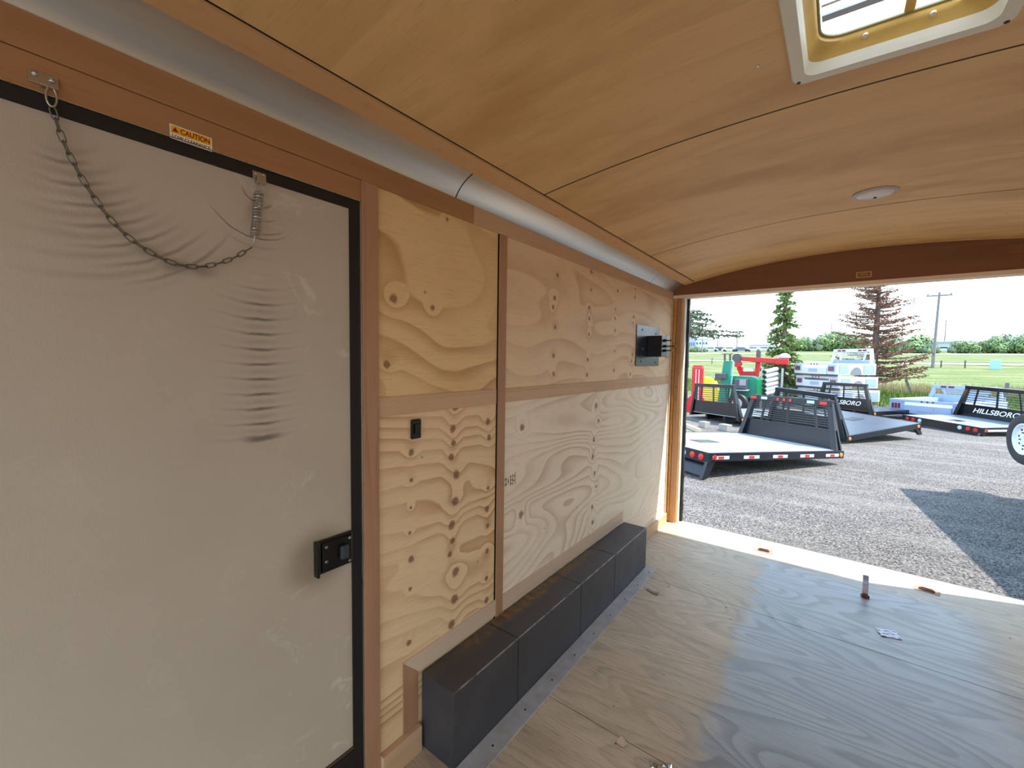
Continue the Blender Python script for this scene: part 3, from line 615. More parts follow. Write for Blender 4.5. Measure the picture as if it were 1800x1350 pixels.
o = tag(crumple(.10, .075, .006, 10).build('plastic_scrap', simple('glossy_film', (196, 206, 222), .15)), 'flattened shiny white plastic film scrap on the grey floor strip', 'plastic scrap'); o.location = (1.415, 2.89, 0); o.rotation_euler = (0, 0, .3)

#OUTSIDE
# ------------------------------------------------------------------ ground
def gravel():
    g = G('crushed_gravel', .9); P = g.pos()
    n = g.noise(P, 55, 5, .8); m = g.noise(P, 1.1, 4, .6); v = g.voronoi(P, 55)
    tr = g.noise(g.comb(g.math('MULTIPLY', g.sep(P)['X'], .35), g.math('MULTIPLY', g.sep(P)['Y'], 1.6), 0.0), 1.2, 4, .65)
    c = g.mix(g.mr(n, .42, .62), lin((26, 24, 26)), lin((174, 165, 157)))
    c = g.mix(g.math('MULTIPLY', g.mr(m, .4, .7), .4), c, lin((92, 87, 84)))
    c = g.mix(g.math('MULTIPLY', g.mr(tr, .45, .7), .4), c, lin((166, 159, 150)))
    g.bump(g.math('ADD', n, v), .9, .03); return g.color(c)
def grass_m(name, a, b, s=6):
    g = G(name, .95); P = g.pos(); n = g.noise(P, s, 4, .7)
    big = g.noise(g.comb(g.math('MULTIPLY', g.sep(P)['X'], .16), g.math('MULTIPLY', g.sep(P)['Y'], .4), 0.0), 1, 5, .7)
    c = g.mix(g.mr(n, .3, .7), lin(a), lin(b)); c = g.mix(g.math('MULTIPLY', g.mr(big, .45, .62), .7), c, lin((128, 120, 78)))
    return g.color(c)
M_GRAV = gravel(); M_GRASS = grass_m('meadow_grass', (44, 66, 18), (98, 114, 40))
M_ROAD = simple('pale_road', (172, 168, 164), .9)
def sheet(name, y0, y1, xa, xb, mat, ny=20, up=0.0, nx=1, wob=0):
    m = MB(); vs = []
    for j in range(ny + 1):
        y = y0 + (y1 - y0) * j / ny
        for i in range(nx + 1):
            x = xa + (xb - xa) * i / nx
            yy = y + (wob * math.sin(x * .9 + 2 * math.sin(x * .37)) if j in (0, ny) else 0); vs.append((x, yy, gz(yy) + up))
    k = nx + 1
    return struct(m.add(vs, [(j * k + i, j * k + i + 1, j * k + k + i + 1, j * k + k + i) for j in range(ny) for i in range(nx)]).build(name, mat))
sheet('ground', -30, 24.5, -45, 45, M_GRAV, 40)
sheet('meadow', 24.2, 340, -260, 300, M_GRASS, 60, .012, 1)
GR = MB()   # ragged gravel / grass edge: tongues of turf
sheet('road', 71, 77.5, -200, 220, M_ROAD, 4, .05)
sheet('far_road', 131, 141, -260, 280, M_ROAD, 4, .06)

# grass blades along the yard edge (uncountable)
def blades(name, n, xr, yr, h, mat, label, seed):
    random.seed(seed); m = MB(); vs = []; fs = []
    for k in range(n):
        x = random.uniform(*xr); y = yr(x) if callable(yr) else random.uniform(*yr); z = gz(y); a = random.uniform(0, PI); hh = h * random.uniform(.4, 1.2)
        dx, dy = math.cos(a) * .022, math.sin(a) * .022; lx, ly = random.uniform(-.3, .3) * hh, random.uniform(-.3, .3) * hh; i = len(vs)
        vs += [(x - dx, y - dy, z), (x + dx, y + dy, z), (x + lx, y + ly, z + hh)]; fs.append((i, i + 1, i + 2))
    m.add(vs, fs); o = m.build(name, mat); return tag(o, label, 'grass', kind='stuff')
M_TALL = simple('tall_grass', (94, 118, 42), .9, 0, .35, 3)
M_DRY = simple('dry_grass', (156, 140, 102), .9, 0, .3, 3)
def edge_y(x): return 24 + 1.2 * math.sin(x * .8) + random.uniform(-1.2, 7) + (1.5 if x < -1 else -.7)
blades('tall_grass', 15000, (-12, 13), edge_y, .34, M_TALL, 'tall green grass fringing the far edge of the gravel yard', 1)
blades('dry_grass', 9000, (-2, 16), (29, 34), .42, M_DRY, 'band of dry straw coloured grass beyond the yard edge', 2)

# ------------------------------------------------------------------ flatbeds
M_BEDBLK = simple('black_gloss_bed', (12, 14, 20), .22, .0, .3, 3, 0, .7)
M_BEDBLU = simple('blue_black_frame', (26, 31, 40), .3, .2, .2, 3)
M_DECKW = simple('bare_bright_deck', (186, 184, 184), .4, .0, .04, 3)
M_DECKD = simple('black_steel_deck', (66, 72, 88), .3, .3, .2, 3)
M_DECKG = simple('grey_steel_deck', (140, 148, 158), .35, .2, .1, 3)
M_REDL = simple('red_lamp', (206, 32, 34), .3, 0, .1); M_ORL = simple('amber_lamp', (236, 140, 60), .3, 0, .1)
M_WHT = simple('white_tape', (240, 240, 244), .4, 0, .03); M_BLT = simple('pale_lamp', (176, 206, 226), .3)
def flatbed(name, label, loc, yaw, pitch, roll, Lx, W, H, deckm, frame, sgn=1, slats=9, inset=.23, lettering=None, tail_lights=True, tape=True, lean=.0, tailh=.17, panel=.40, group='truck flatbeds lying in the yard', rack_lamps=True, skirt=.30):
    """local x runs from the headache rack to the tail, y across (times sgn), z up; origin = rack-side near corner on the deck"""
    r = tag(empty(name, loc), label, 'truck bed', group); r.rotation_mode = 'XYZ'
    Mz = Matrix.Rotation(yaw, 4, 'Z') @ Matrix.Rotation(pitch, 4, 'Y') @ Matrix.Rotation(roll, 4, 'X')
    r.rotation_euler = Mz.to_euler()
    S = lambda x, y, z: (x, y * sgn, z)
    def bx(m, a, b): 
        ya, yb = sorted((a[1] * sgn, b[1] * sgn)); return m.box((a[0], ya, a[2]), (b[0], yb, b[2]))
    bx(MB(), (.0, .02, -.02), (Lx, W - .02, 0)).build('deck', deckm, r)
    bx(MB(), (Lx * .62, W * .42, .001), (Lx * .78, W * .56, .006)).build('hitch_cover', frame, r)
    for y0, y1 in ((-.02, .03), (W - .03, W + .02)):
        rail = bx(MB(), (-.03, y0, -.13), (Lx, y1, .006)).build('side_rail', frame, r, bevel=.006)
        yo = y0 - .003 if y0 < 0 else y1 - .001
        if tape:
            for k in range(5):
                x0 = .12 + k * (Lx - .5) / 4; tp = bx(MB(), (x0, yo, -.095), (x0 + .34, yo + .004, -.045)).build('reflector_tape', M_WHT, rail)
                bx(MB(), (x0 + .11, yo - .002, -.09), (x0 + .23, yo, -.05)).build('red_patch', M_REDL, tp)
        for x0, mm in ((.02, M_ORL), (Lx - .12, M_REDL if tape else M_ORL)):
            MB().lathe([(.04, 0), (.035, .012), (.01, .016)], S(x0 + .04, yo, -.066), (0, -sgn if y0 < 0 else sgn, 0), 14).build('marker_light', mm, rail)
    bx(MB(), (Lx, -.02, -tailh), (Lx + .03, W + .02, .006)).build('tail_board', frame, r, bevel=.006)
    tb = MB()
    for y in (.0, W - .06): tb.hexa([S(Lx + .02, y, -skirt), S(Lx + .12, y, -skirt), S(Lx + .12, y + .06, -skirt), S(Lx + .02, y + .06, -skirt), S(Lx - .12, y, -.14), S(Lx + .03, y, -.14), S(Lx + .03, y + .06, -.14), S(Lx - .12, y + .06, -.14)])
    tb.hexa([S(Lx + .05, .06, -skirt + .03), S(Lx + .08, .06, -skirt + .03), S(Lx + .08, W - .06, -skirt + .03), S(Lx + .05, W - .06, -skirt + .03), S(Lx - .10, .06, -.15), S(Lx - .07, .06, -.15), S(Lx - .07, W - .06, -.15), S(Lx - .10, W - .06, -.15)])
    tb.build('tail_skirt', frame, r)
    sf = MB()
    for y in (W * .3, W * .66): bx(sf, (.05, y, -.20), (Lx - .3, y + .08, -.021))
    sf.build('subframe', M_BEDBLK, r)
    if tail_lights:
        for y, mm in ((.14, M_REDL), (.32, M_REDL), (.52, M_BLT), (W - .14, M_REDL), (W - .32, M_REDL), (W - .52, M_BLT)):
            MB().lathe([(.055, 0), (.05, .012), (.01, .018)], S(Lx + .03, y, -.085), (1, 0, 0), 16).build('tail_light', mm, r)
    # headache rack
    P = lambda t, z: S(-lean * z, inset * z / H + t * (W - 2 * inset * z / H), z)
    zp = H * panel
    MB().prism([P(.0, 0), P(1, 0), P(1, zp), P(0, zp)], (.03, 0, 0)).build('rack_panel', frame, r)
    for t in (0, 1):
        o_ = .0 if t == 0 else -.10
        MB().hexa([S(-.05, (W if t else 0) + o_, -.1), S(.14, (W if t else 0) + o_, -.1), S(.14, (W if t else 0) + o_ + .10, -.1), S(-.05, (W if t else 0) + o_ + .10, -.1),
                   S(-.03, (W - inset if t else inset) + o_, H), S(.03, (W - inset if t else inset) + o_, H), S(.03, (W - inset if t else inset) + o_ + .10, H), S(-.03, (W - inset if t else inset) + o_ + .10, H)]).build('rack_post', frame, r, bevel=.008)
    bar = bx(MB(), (-.045, inset - .01, H - .10), (.06, W - inset + .01, H + .01)).build('top_bar', frame, r, bevel=.008)
    if rack_lamps:
        for xs, ax in ((.0605, 1),):
            for t, w, mm in ((.03, .13, M_REDL), (.17, .14, M_BLT), (.44, .05, M_REDL), (.52, .05, M_REDL), (.6, .05, M_REDL), (.76, .14, M_BLT), (.91, .14, M_REDL)):
                ya = inset + t * (W - 2 * inset); bx(MB(), (xs, ya, H - .075), (xs + .01, ya + w, H - .02)).build('bar_lamp', mm, bar)
    for t in (.2, .5, .8):
        a = P(t, zp); b = P(t, H - .09); MB().bar(a, b, .035, .03).build('rack_upright', frame, r)
    for k in range(slats):
        z = zp + .03 + (H - .13 - zp) * (k + .5) / slats; MB().bar(P(.08, z), P(.92, z), .028, .018).build('rack_slat', frame, r)
    if lettering:
        lo = empty('lettering', (0, 0, 0)) if False else None
        sx = lettering[1]
        # local frame for text on the rack panel's face
        X = Vector((0, -sgn * sx, 0)); X = Vector((0, lettering[2], 0)); Z = Vector((0, 0, 1)); N_ = X.cross(Z)
        off = N_ * .012 if N_.x < 0 else N_ * .045
        Mt = Matrix(((X.x, Z.x, N_.x, off.x), (X.y, Z.y, N_.y, W / 2 * sgn), (X.z, Z.z, N_.z, zp * .55), (0, 0, 0, 1)))
        text_mesh(lettering[0], .2, 'rack_lettering', M_WHT, r, Mt, .002, lettering[3], .35, .002)
    return r

flatbed('flatbed', 'nearest flatbed with bright bare deck, black rack and red tape', (1.282, 9.673, -.178), 4.157, -.053, .010, 3.119, 2.13, .882, M_DECKW, M_BEDBLU, sgn=-1, inset=.231, skirt=.40)
flatbed('flatbed', 'black flatbed facing away behind the bare decked one, its rack overlapping', (1.391, 12.251, -.244), .938, -.095, .043, 2.394, 2.13, .912, M_DECKD, M_BEDBLU, sgn=1, inset=.293, tape=False, slats=6, skirt=.30)
flatbed('flatbed', 'grey decked flatbed beside the spare wheel, lettered black rack', (4.122, 18.75, -.115), 3.833, .02, -.03, 1.65, 2.13, .912, M_DECKG, M_BEDBLK, sgn=1, inset=.26, slats=6, tape=True, lettering=('HILLSBORO', 1, 1, 1.15), tailh=.34, skirt=.28, rack_lamps=False)
flatbed('flatbed', 'black racked flatbed on wooden blocks beside the opening post', (-.96, 13.35, -.16), .903, -.02, -.03, 2.6, 2.13, .91, M_DECKG, M_BEDBLK, sgn=1, inset=.24, tape=False, slats=6, panel=.42, skirt=.12, rack_lamps=False)
flatbed('flatbed', 'small black lettered rack bed before the stacked white bodies', (2.12, 17.7, -.12), 1.02, .0, .0, 2.2, 1.78, .86, M_DECKD, M_BEDBLK, sgn=1, inset=.22, tape=False, slats=5, lettering=('HILLSBORO', 1, -1, 1.05), panel=.45, skirt=.1, rack_lamps=False)

# timber blocks and plank under / beside the left bed
M_BLOCK = simple('weathered_timber', (150, 146, 140), .9, 0, .2, 8); M_BLOCKT = simple('tan_timber', (196, 178, 150), .9, 0, .2, 8)
for (px, py, y), lab, dx in (((1238, 748, 12.55), 'left grey timber block under the black racked flatbed', .22), ((1275, 751, 12.4), 'right grey timber block under the black racked flatbed', .26)):
    p = at_y(px, py, y); o = tag(MB().box((-dx / 2, -.1, 0), (dx / 2, .1, .17)).build('timber_block', M_BLOCK, bevel=.006), lab, 'timber block', 'timber blocks under the flatbed'); o.location = (p.x, y, gz(y)); o.rotation_euler = (0, 0, -.5)
a = at_y(1195, 747, 12.6); b = at_y(1229, 756, 11.6); a = Vector((a.x, 12.6, gz(12.6))); b = Vector((b.x, 11.6, gz(11.6)))
o = tag(empty('timber_plank', (a + b) / 2), 'long timber plank lying on the gravel near the opening post', 'plank')
MB().bar(a - o.location + Vector((0, 0, .05)), b - o.location + Vector((0, 0, .05)), .11, .10).build('plank_body', M_BLOCKT, o, bevel=.006)

# ------------------------------------------------------------------ white service bodies
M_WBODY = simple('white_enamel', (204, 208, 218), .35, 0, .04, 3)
M_WSHD = simple('shaded_white_enamel', (152, 168, 198), .35, 0, .05, 3)  # the white enamel again, with bluish shade put into the colour
M_LAMPD = simple('dark_lamp', (110, 40, 60), .3, 0, .2)
def service_body(name, label, corner, wdir, ldir, W, Ld, h, group, rack=False, z0=0.0, fender=True, rackH=.6, mat=None):
    mat = mat or M_WBODY
    r = tag(empty(name, (corner[0], corner[1], z0)), label, 'service body', group)
    yaw = math.atan2(ldir[1], ldir[0]); r.rotation_euler = (0, 0, yaw)      # local x = towards cab, y = to the left across the tail
    MB().box((.0, .42, h * .45), (Ld, W - .42, h * .55)).build('load_floor', M_DECKG, r)
    for y0, y1 in ((0, .42), (W - .42, W)):
        sb = MB().box((0, y0, 0), (Ld, y1, h)).build('side_cabinet', mat, r, bevel=.015)
        yo = y0 if y0 == 0 else y1; s_ = -1 if y0 == 0 else 1
        for x0, x1 in ((.12, Ld * .3), (Ld * .68, Ld - .08)):
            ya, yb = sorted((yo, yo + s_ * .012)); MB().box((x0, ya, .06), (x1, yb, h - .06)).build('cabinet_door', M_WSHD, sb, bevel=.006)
        pr = [(Ld * .49 + .24 * math.cos(t), yo + s_ * .002, .0 + .30 * math.sin(t)) for t in [PI * k / 14 for k in range(15)]]
        if fender: MB().prism(pr, (0, s_ * .02, 0)).build('fender_arch', simple('grey_liner', (120, 124, 134), .7), sb)
        MB().box((-.012, y0 + .08, h * .25), (.0, y1 - .06, h * .78)).build('lamp_recess', M_WSHD, sb)
        for k in range(3): MB().box((-.02, y0 + .11 + k * .085, h * .32), (-.012, y0 + .175 + k * .085, h * .7)).build('tail_lamp', M_LAMPD, sb)
    MB().box((-.03, .42, .0), (.02, W - .42, h * .62)).build('tailgate', mat, r, bevel=.01)
    MB().box((-.04, -.02, -.06), (.06, W + .02, .0)).build('bumper', M_BEDBLK, r)
    tg = MB().box((-.02, 0, h * .82), (.02, W, h)).build('tail_header', mat, r, bevel=.006)
    for k in range(3): MB().lathe([(.03, 0), (.02, .015)], (-.02, W / 2 - .14 + k * .14, h * .91), (-1, 0, 0), 10).build('clearance_lamp', M_LAMPD, tg)
    MB().box((-.04, W * .42, h * .2), (-.03, W * .62, h * .5)).build('plate_recess', M_WSHD, r)
    if rack:
        z = h; H = rackH; ins = .16
        for s_ in (0, 1):
            y = W if s_ else 0; yi = W - ins if s_ else ins; d = -.1 if s_ else 0
            MB().hexa([(Ld - .18, y + d, 0), (Ld, y + d, 0), (Ld, y + d + .1, 0), (Ld - .18, y + d + .1, 0), (Ld - .06, yi + d, z + H), (Ld, yi + d, z + H), (Ld, yi + d + .1, z + H), (Ld - .06, yi + d + .1, z + H)]).build('rack_post', mat, r, bevel=.01)
            MB().bar((Ld - .03, yi + (-.35 if s_ else .35), z + .18 * H), (Ld - .03, yi + (-.22 if s_ else .22), z + H - .05), .05).build('rack_brace', mat, r)
        bar = MB().box((Ld - .08, ins, z + H - .13), (Ld, W - ins, z + H)).build('top_bar', mat, r, bevel=.01)
        for t in (.12, .24, .66, .78): MB().box((Ld - .09, ins + t * (W - 2 * ins), z + H - .1), (Ld - .0805, ins + (t + .09) * (W - 2 * ins), z + H - .035)).build('oval_lamp', M_LAMPD, bar)
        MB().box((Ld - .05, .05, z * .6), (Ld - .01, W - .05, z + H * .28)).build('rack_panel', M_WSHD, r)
        for k in range(4): MB().box((Ld - .06, W * .22, z + H * (.36 + .13 * k)), (Ld - .03, W * .78, z + H * (.36 + .13 * k) + .035)).build('rack_slat', mat, r)
    return r
wd_ = Vector((-.72, .69, 0)); ld_ = Vector((.69, .72, 0)); gy = gz(21)
for k, (z0, lab, sh_) in enumerate(((gy + .36, 'bottom white service body of the stack, half hidden', .16), (gy + .88, 'middle white service body in the stack of three', .08), (gy + 1.40, 'topmost white service body in the stack, with tall white rack', 0))):
    service_body('service_body', lab, (1.13 + sh_ * 1.0, 20.5), wd_, ld_, 2.0, 1.78, .44, 'white service bodies stacked in the yard', rack=(k == 2), z0=z0)
stb = tag(empty('stacking_stand', (1.9, 21.9, gy)), 'low dark stand under the stack of white service bodies', 'stand')
for x, y in ((-.4, -.8), (-1.2, .2), (.2, .1), (-.6, .8)): MB().box((x - .08, y - .08, 0), (x + .08, y + .08, .29)).build('stand_leg', M_BEDBLK, stb)
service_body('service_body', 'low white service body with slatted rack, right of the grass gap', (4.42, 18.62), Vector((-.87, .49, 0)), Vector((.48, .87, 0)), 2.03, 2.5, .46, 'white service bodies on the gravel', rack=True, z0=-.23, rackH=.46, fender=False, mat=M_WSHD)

# ------------------------------------------------------------------ machinery on the left
M_RPAINT = simple('red_machine_paint', (206, 26, 36), .35, 0, .1); M_GPAINT = simple('green_machine_paint', (24, 128, 104), .4, 0, .15, 4)
M_YPAINT = simple('yellow_machine_paint', (244, 208, 30), .4, 0, .1); M_DGREY = simple('dark_grey_steel', (86, 84, 88), .45, .3)
M_GREYP = simple('light_grey_steel', (170, 176, 180), .4, .2)
def qy(px, py, y): return at_y(px, py, y)
# red post driver
y = 16.2; p = qy(1225, 700, y); gb = gz(y)
rp = tag(empty('red_post_machine', (p.x, y, gb)), 'upright red steel column machine with pale stripes by the opening post', 'machine')
hh = qy(1226, 642, y).z - gb
MB().box((-.17, -.13, .0), (.17, .13, hh - .10)).build('column', M_RPAINT, rp, bevel=.01)
MB().hexa([(-.17, -.14, hh - .09), (.18, -.14, hh - .09), (.18, .14, hh - .09), (-.17, .14, hh - .09), (-.12, -.12, hh), (.15, -.12, hh), (.15, .12, hh), (-.12, .12, hh)]).build('column_cap', M_RPAINT, rp)
for x in (-.04, .06): MB().box((x, -.136, .25), (x + .022, -.1301, hh - .15)).build('pale_stripe', M_WHT, rp)
for x0, x1 in ((-.17, -.75), (.17, .55)): MB().prism([(x0, -.05, .06), (x1, -.05, .06), (x0, -.05, .62)], (0, .04, 0)).build('gusset', M_RPAINT, rp)
MB().box((-.8, -.25, 0), (.6, .25, .06)).build('base_plate', M_RPAINT, rp)
# yellow attachment behind
y = 20; p = qy(1250, 690, y); gb = gz(y)
ym = tag(empty('yellow_attachment', (p.x, y, gb)), 'low yellow machine attachment between red column and green mast', 'machine')
zt = qy(1250, 662, y).z - gb
MB().hexa([(-.45, -.3, .15), (.6, -.3, .15), (.6, .3, .15), (-.45, .3, .15), (-.35, -.25, zt), (.1, -.25, zt - .1), (.1, .25, zt - .1), (-.35, .25, zt)]).build('body', M_YPAINT, ym, bevel=.02)
MB().box((-.5, -.35, .0), (-.3, .35, .16)).build('skid', M_YPAINT, ym); MB().box((.35, -.35, .0), (.6, .35, .16)).build('skid', M_YPAINT, ym)
MB().tube([(.1, 0, zt - .12), (.7, 0, zt - .05)], .06).build('hydraulic_arm', M_DGREY, ym)
# green mast machine
y = 17.0; gb = gz(y); p0 = qy(1268, 735, y)
gm = tag(empty('green_mast_machine', (p0.x, y, gb)), 'green wheeled machine with leaning green mast and dark engine', 'machine')
def GL(px, py, dy=0.0): q_ = qy(px, py, y + dy); return (q_.x - p0.x, dy, q_.z - gb)
b0, b1, t1, t0 = GL(1258, 725), GL(1276, 725), GL(1285, 634), GL(1272, 634)
MB().prism([b0, b1, t1, t0], (0, .3, 0)).build('mast', M_GPAINT, gm, bevel=.01)
for a_, b_ in ((GL(1273, 634), GL(1273, 622)), (GL(1282.5, 634), GL(1282.5, 622))): MB().bar((a_[0], .1, a_[2]), (b_[0], .1, b_[2]), .06, .06, (0, 1, 0)).bar((b_[0] - .1, .1, b_[2]), (b_[0] + .1, .1, b_[2] + .01), .05, .03).build('mast_prong', M_DGREY, gm)
MB().bar((GL(1290, 636)[0], .02, GL(1290, 636)[2]), (GL(1279, 725)[0], .02, GL(1279, 725)[2]), .04, .03, (0, 1, 0)).build('mast_rail', simple('pale_green_edge', (150, 206, 190), .5), gm)
a_, b_ = GL(1259, 656), GL(1277, 666); MB().box((a_[0], -.2, b_[2]), (b_[0], -.001, a_[2])).build('hydraulic_motor', M_DGREY, gm, bevel=.02)
a_, b_ = GL(1279, 661), GL(1325, 705); MB().prism([(a_[0], .35, b_[2]), (b_[0], .35, b_[2]), (b_[0], .35, a_[2] - .06), (b_[0] - .15, .35, a_[2]), (a_[0], .35, a_[2])], (0, .9, 0)).build('tank_body', M_GPAINT, gm, bevel=.01)
a_, b_ = GL(1325, 667), GL(1335, 704); MB().box((a_[0] + .01, .4, b_[2]), (b_[0], 1.0, a_[2])).build('side_tank', simple('bright_green_paint', (20, 170, 96), .4), gm, bevel=.01)
a_, b_ = GL(1291, 666), GL(1312, 684); MB().box((a_[0], -.05, b_[2]), (b_[0], .34, a_[2])).build('engine_block', M_DGREY, gm, bevel=.02)
MB().box((a_[0] + .18, -.1, a_[2] - .22), (b_[0] - .02, -.051, a_[2] - .02)).build('engine_cowl', simple('engine_grey', (150, 154, 160), .4, .3), gm)
a_, b_ = GL(1288, 684), GL(1315, 687); MB().box((a_[0], -.15, b_[2]), (b_[0], .349, a_[2] - .002)).build('engine_tray', M_GREYP, gm)
for px_, dd in ((1298, -.1), (1308, .5)):
    c = GL(px_, 695, dd); R_ = .36 if dd < 0 else .34
    w_ = MB().lathe([(R_ * .55, -.09), (R_ * .92, -.09), (R_, -.05), (R_, .05), (R_ * .92, .09), (R_ * .55, .09)], (c[0], c[1], R_), (.35, 1, 0), 28, False).build('tyre', M_BLACK, gm, smooth=True)
    MB().lathe([(R_ * .56, -.07), (R_ * .45, -.092), (R_ * .2, -.08), (.02, -.1)], (c[0], c[1], R_), (.35, 1, 0), 20).build('wheel_rim', M_GREYP, w_)
# red crane
y = 18.6; gb = gz(y); p0 = qy(1318, 730, y)
cr = tag(empty('red_loader_crane', (p0.x, y, gb)), 'red knuckle crane with long horizontal boom behind the green machine', 'crane')
MB().prism([GL2 for GL2 in [(lambda q_: (q_.x - p0.x, 0, q_.z - gb))(qy(a_, b_, y)) for a_, b_ in ((1302, 664), (1306, 664), (1304, 645), (1296, 642), (1295, 648))]], (0, .3, 0)).build('rear_arm', M_RPAINT, cr, bevel=.01)
def CL(px, py, dy=0.0): q_ = qy(px, py, y + dy); return Vector((q_.x - p0.x, dy, q_.z - gb))
MB().prism([CL(1326, 663), CL(1332, 663), CL(1336, 637), CL(1328, 637)], (0, .32, 0)).build('king_post', M_RPAINT, cr, bevel=.01)
MB().prism([CL(1328.5, 636.8), CL(1335.8, 636.8), CL(1336.5, 617), CL(1329.5, 615)], (0, .25, 0)).build('cylinder_housing', M_DGREY, cr, bevel=.01)
bm_ = MB().bar(CL(1306, 631, -.05) + Vector((0, -.16, 0)), CL(1372, 635, -.05) + Vector((0, -.16, 0)), .22, .17).build('boom', M_RPAINT, cr, bevel=.015)
MB().bar(CL(1363, 635, -.05) + Vector((0, -.16, 0)), CL(1387, 636, -.05) + Vector((0, -.16, 0)), .28, .23).build('boom_head', M_RPAINT, bm_, bevel=.03)
MB().lathe([(.17, -.06), (.17, .06), (.09, .07)], CL(1296, 629, -.1), (.2, 1, 0), 22).build('winch_drum', M_DGREY, cr); MB().lathe([(.15, -.05), (.15, .05)], CL(1297, 639, -.1), (.2, 1, 0), 18).build('pivot_drum', M_RPAINT, cr)
MB().prism([CL(1304, 662), CL(1327, 662), CL(1325, 653), CL(1306, 653)], (0, .2, 0)).build('center_housing', M_RPAINT, cr, bevel=.01)
MB().prism([CL(1306, 652.8), CL(1325, 652.8), CL(1324, 647.5), CL(1307, 647.5)], (0, .2, 0)).build('white_cover', M_WHT, cr)
MB().lathe([(.20, 0), (.17, .10), (.09, .16), (.01, .18)], CL(1379, 629, .2), (0, 0, 1), 20).build('grey_cap', M_GREYP, cr, smooth=True)
MB().box((-.5, -.3, 0), (.7, .6, CL(1318, 663).z - .004)).build('pedestal', M_DGREY, cr)
# cylinders stacked on a rack
y = 17.6; gb = gz(y); p0 = qy(1352, 740, y)
rk = tag(empty('cylinder_rack', (p0.x, y, gb)), 'grey upright steel rack holding the stack of cylinders', 'rack')
for dx in (-.33, .30): MB().bar((dx, .32, 0), (dx, .32, qy(1345, 647, 17.6).z - gb), .06).build('upright', M_GREYP, rk)
for k, (pa, lab) in enumerate(zip((690.6, 684, 676.4, 668.7, 660.4, 652), ('bottom', 'second lowest', 'third lowest', 'third highest', 'second highest', 'topmost'))):
    q0 = qy(1344, pa + 1.5, 17.2); q1 = qy(1365, pa - 3.5, 17.9); q0 = Vector((q0.x, 17.2, q0.z)); q1 = Vector((q1.x, 17.9, q1.z))
    cyl = tag(empty('steel_cylinder', (q0 + q1) / 2), '%s grey steel cylinder with black end in the stacked rack' % lab, 'cylinder', 'steel cylinders stacked in the rack')
    A_ = q0 - cyl.location; B_ = q1 - cyl.location; d_ = (B_ - A_).normalized()
    MB().tube([A_, B_], .072, 16).build('cylinder_body', simple('cylinder_grey', (196, 198, 204), .4, .1, .2, 5), cyl, smooth=True)
    MB().tube([A_ - d_ * .05, A_ - d_ * .001], [.055, .072], 16).build('black_end', M_BLACK, cyl, smooth=True)
    MB().bar(q0 + Vector((-.06, -.05, -.075)) - rk.location, q1 + Vector((.06, .05, -.075)) - rk.location, .03, .006).build('cradle', M_DGREY, rk)

# ------------------------------------------------------------------ trees
def conifer(name, label, loc, H, r0, n, green, trunkc, seed, density=1.0, droop=.25, z_start=.12, leaf=.16, curve=1.0, tipup=.0, leafw=.055):
    random.seed(seed); r = tag(empty(name, loc), label, 'tree')
    MB().tube([(0, 0, 0), (.02, .01, H * .5), (0, 0, H)], [H * .022, H * .014, .01], 9).build('trunk', trunkc, r, smooth=True)
    br = MB(); fo = MB(); vs = []; fs = []
    for k in range(n):
        t = (k + random.random()) / n; z = H * (z_start + (1 - z_start) * t); L_ = r0 * (1 - t) ** curve * random.uniform(.55, 1.15) + .12; a = random.uniform(0, 2 * PI)
        d = Vector((math.cos(a), math.sin(a), 0)); pts = []
        for j in range(6):
            u = j / 5; pts.append(Vector((0, 0, z)) + d * L_ * u + Vector((0, 0, -droop * L_ * u + tipup * L_ * u * u)))
        br.tube(pts, [.028 * (1 - j / 6) * (L_ / r0 + .3) + .004 for j in range(6)], 4)
        for q in range(int(L_ * 60 * density) + 4):
            u = random.uniform(.12, 1); i = min(4, int(u * 5)); p = pts[i].lerp(pts[i + 1], u * 5 - i) + Vector((random.gauss(0, .04), random.gauss(0, .04), random.gauss(0, .03)))
            s_ = d.cross(Vector((0, 0, 1))) * random.choice((-1, 1)); e_ = (d * random.uniform(.2, .9) + s_ * random.uniform(.2, 1) + Vector((0, 0, random.uniform(-.5, .25)))).normalized() * leaf * random.uniform(.6, 1.4)
            w_ = e_.cross(Vector((random.random(), random.random(), random.random()))).normalized() * leafw * random.uniform(.5, 1.2)
            b = len(vs); vs += [p - w_ * .3, p + e_ * .5 - w_, p + e_, p + e_ * .5 + w_]; fs.append((b, b + 1, b + 2, b + 3))
    br.build('branches', trunkc, r); fo.add(vs, fs); f_ = fo.build('foliage', green, r); return r
M_SPR = simple('spruce_green', (118, 140, 80), .85, 0, .35, 3); M_SPRD = simple('spruce_dark', (104, 124, 100), .85, 0, .3, 3); M_DEAD = simple('dead_needles', (146, 112, 94), .9, 0, .35, 3)
M_BARK = simple('grey_brown_bark', (112, 90, 84), .9, 0, .2, 8)
conifer('spruce_tree', 'narrow green spruce behind the cylinder stack', (-.80, 22.3, gz(22.3)), 6.6, 1.05, 190, M_SPR, M_BARK, 11, 1.1, .30, .05, .14, 1.5)
conifer('dead_spruce', 'rusty brown half dead spruce left of the power pole', (2.55, 27.0, gz(27)), 7.9, 1.9, 190, M_DEAD, M_BARK, 5, 1.3, .10, .10, .12, .7, .22, .026)
conifer('spruce_tree', 'sparse spruce mostly hidden behind the opening post', (-4.5, 20.5, gz(20.5)), 4.2, 2.2, 46, M_SPRD, M_BARK, 9, .6, .10, .74, .12, .5)
conifer('spruce_tree', 'spruce at the right edge showing only branch tips', (9.55, 28.0, gz(28)), 6.2, 1.75, 90, M_SPRD, M_BARK, 21, .8, .12, .05, .13, .7, .2)
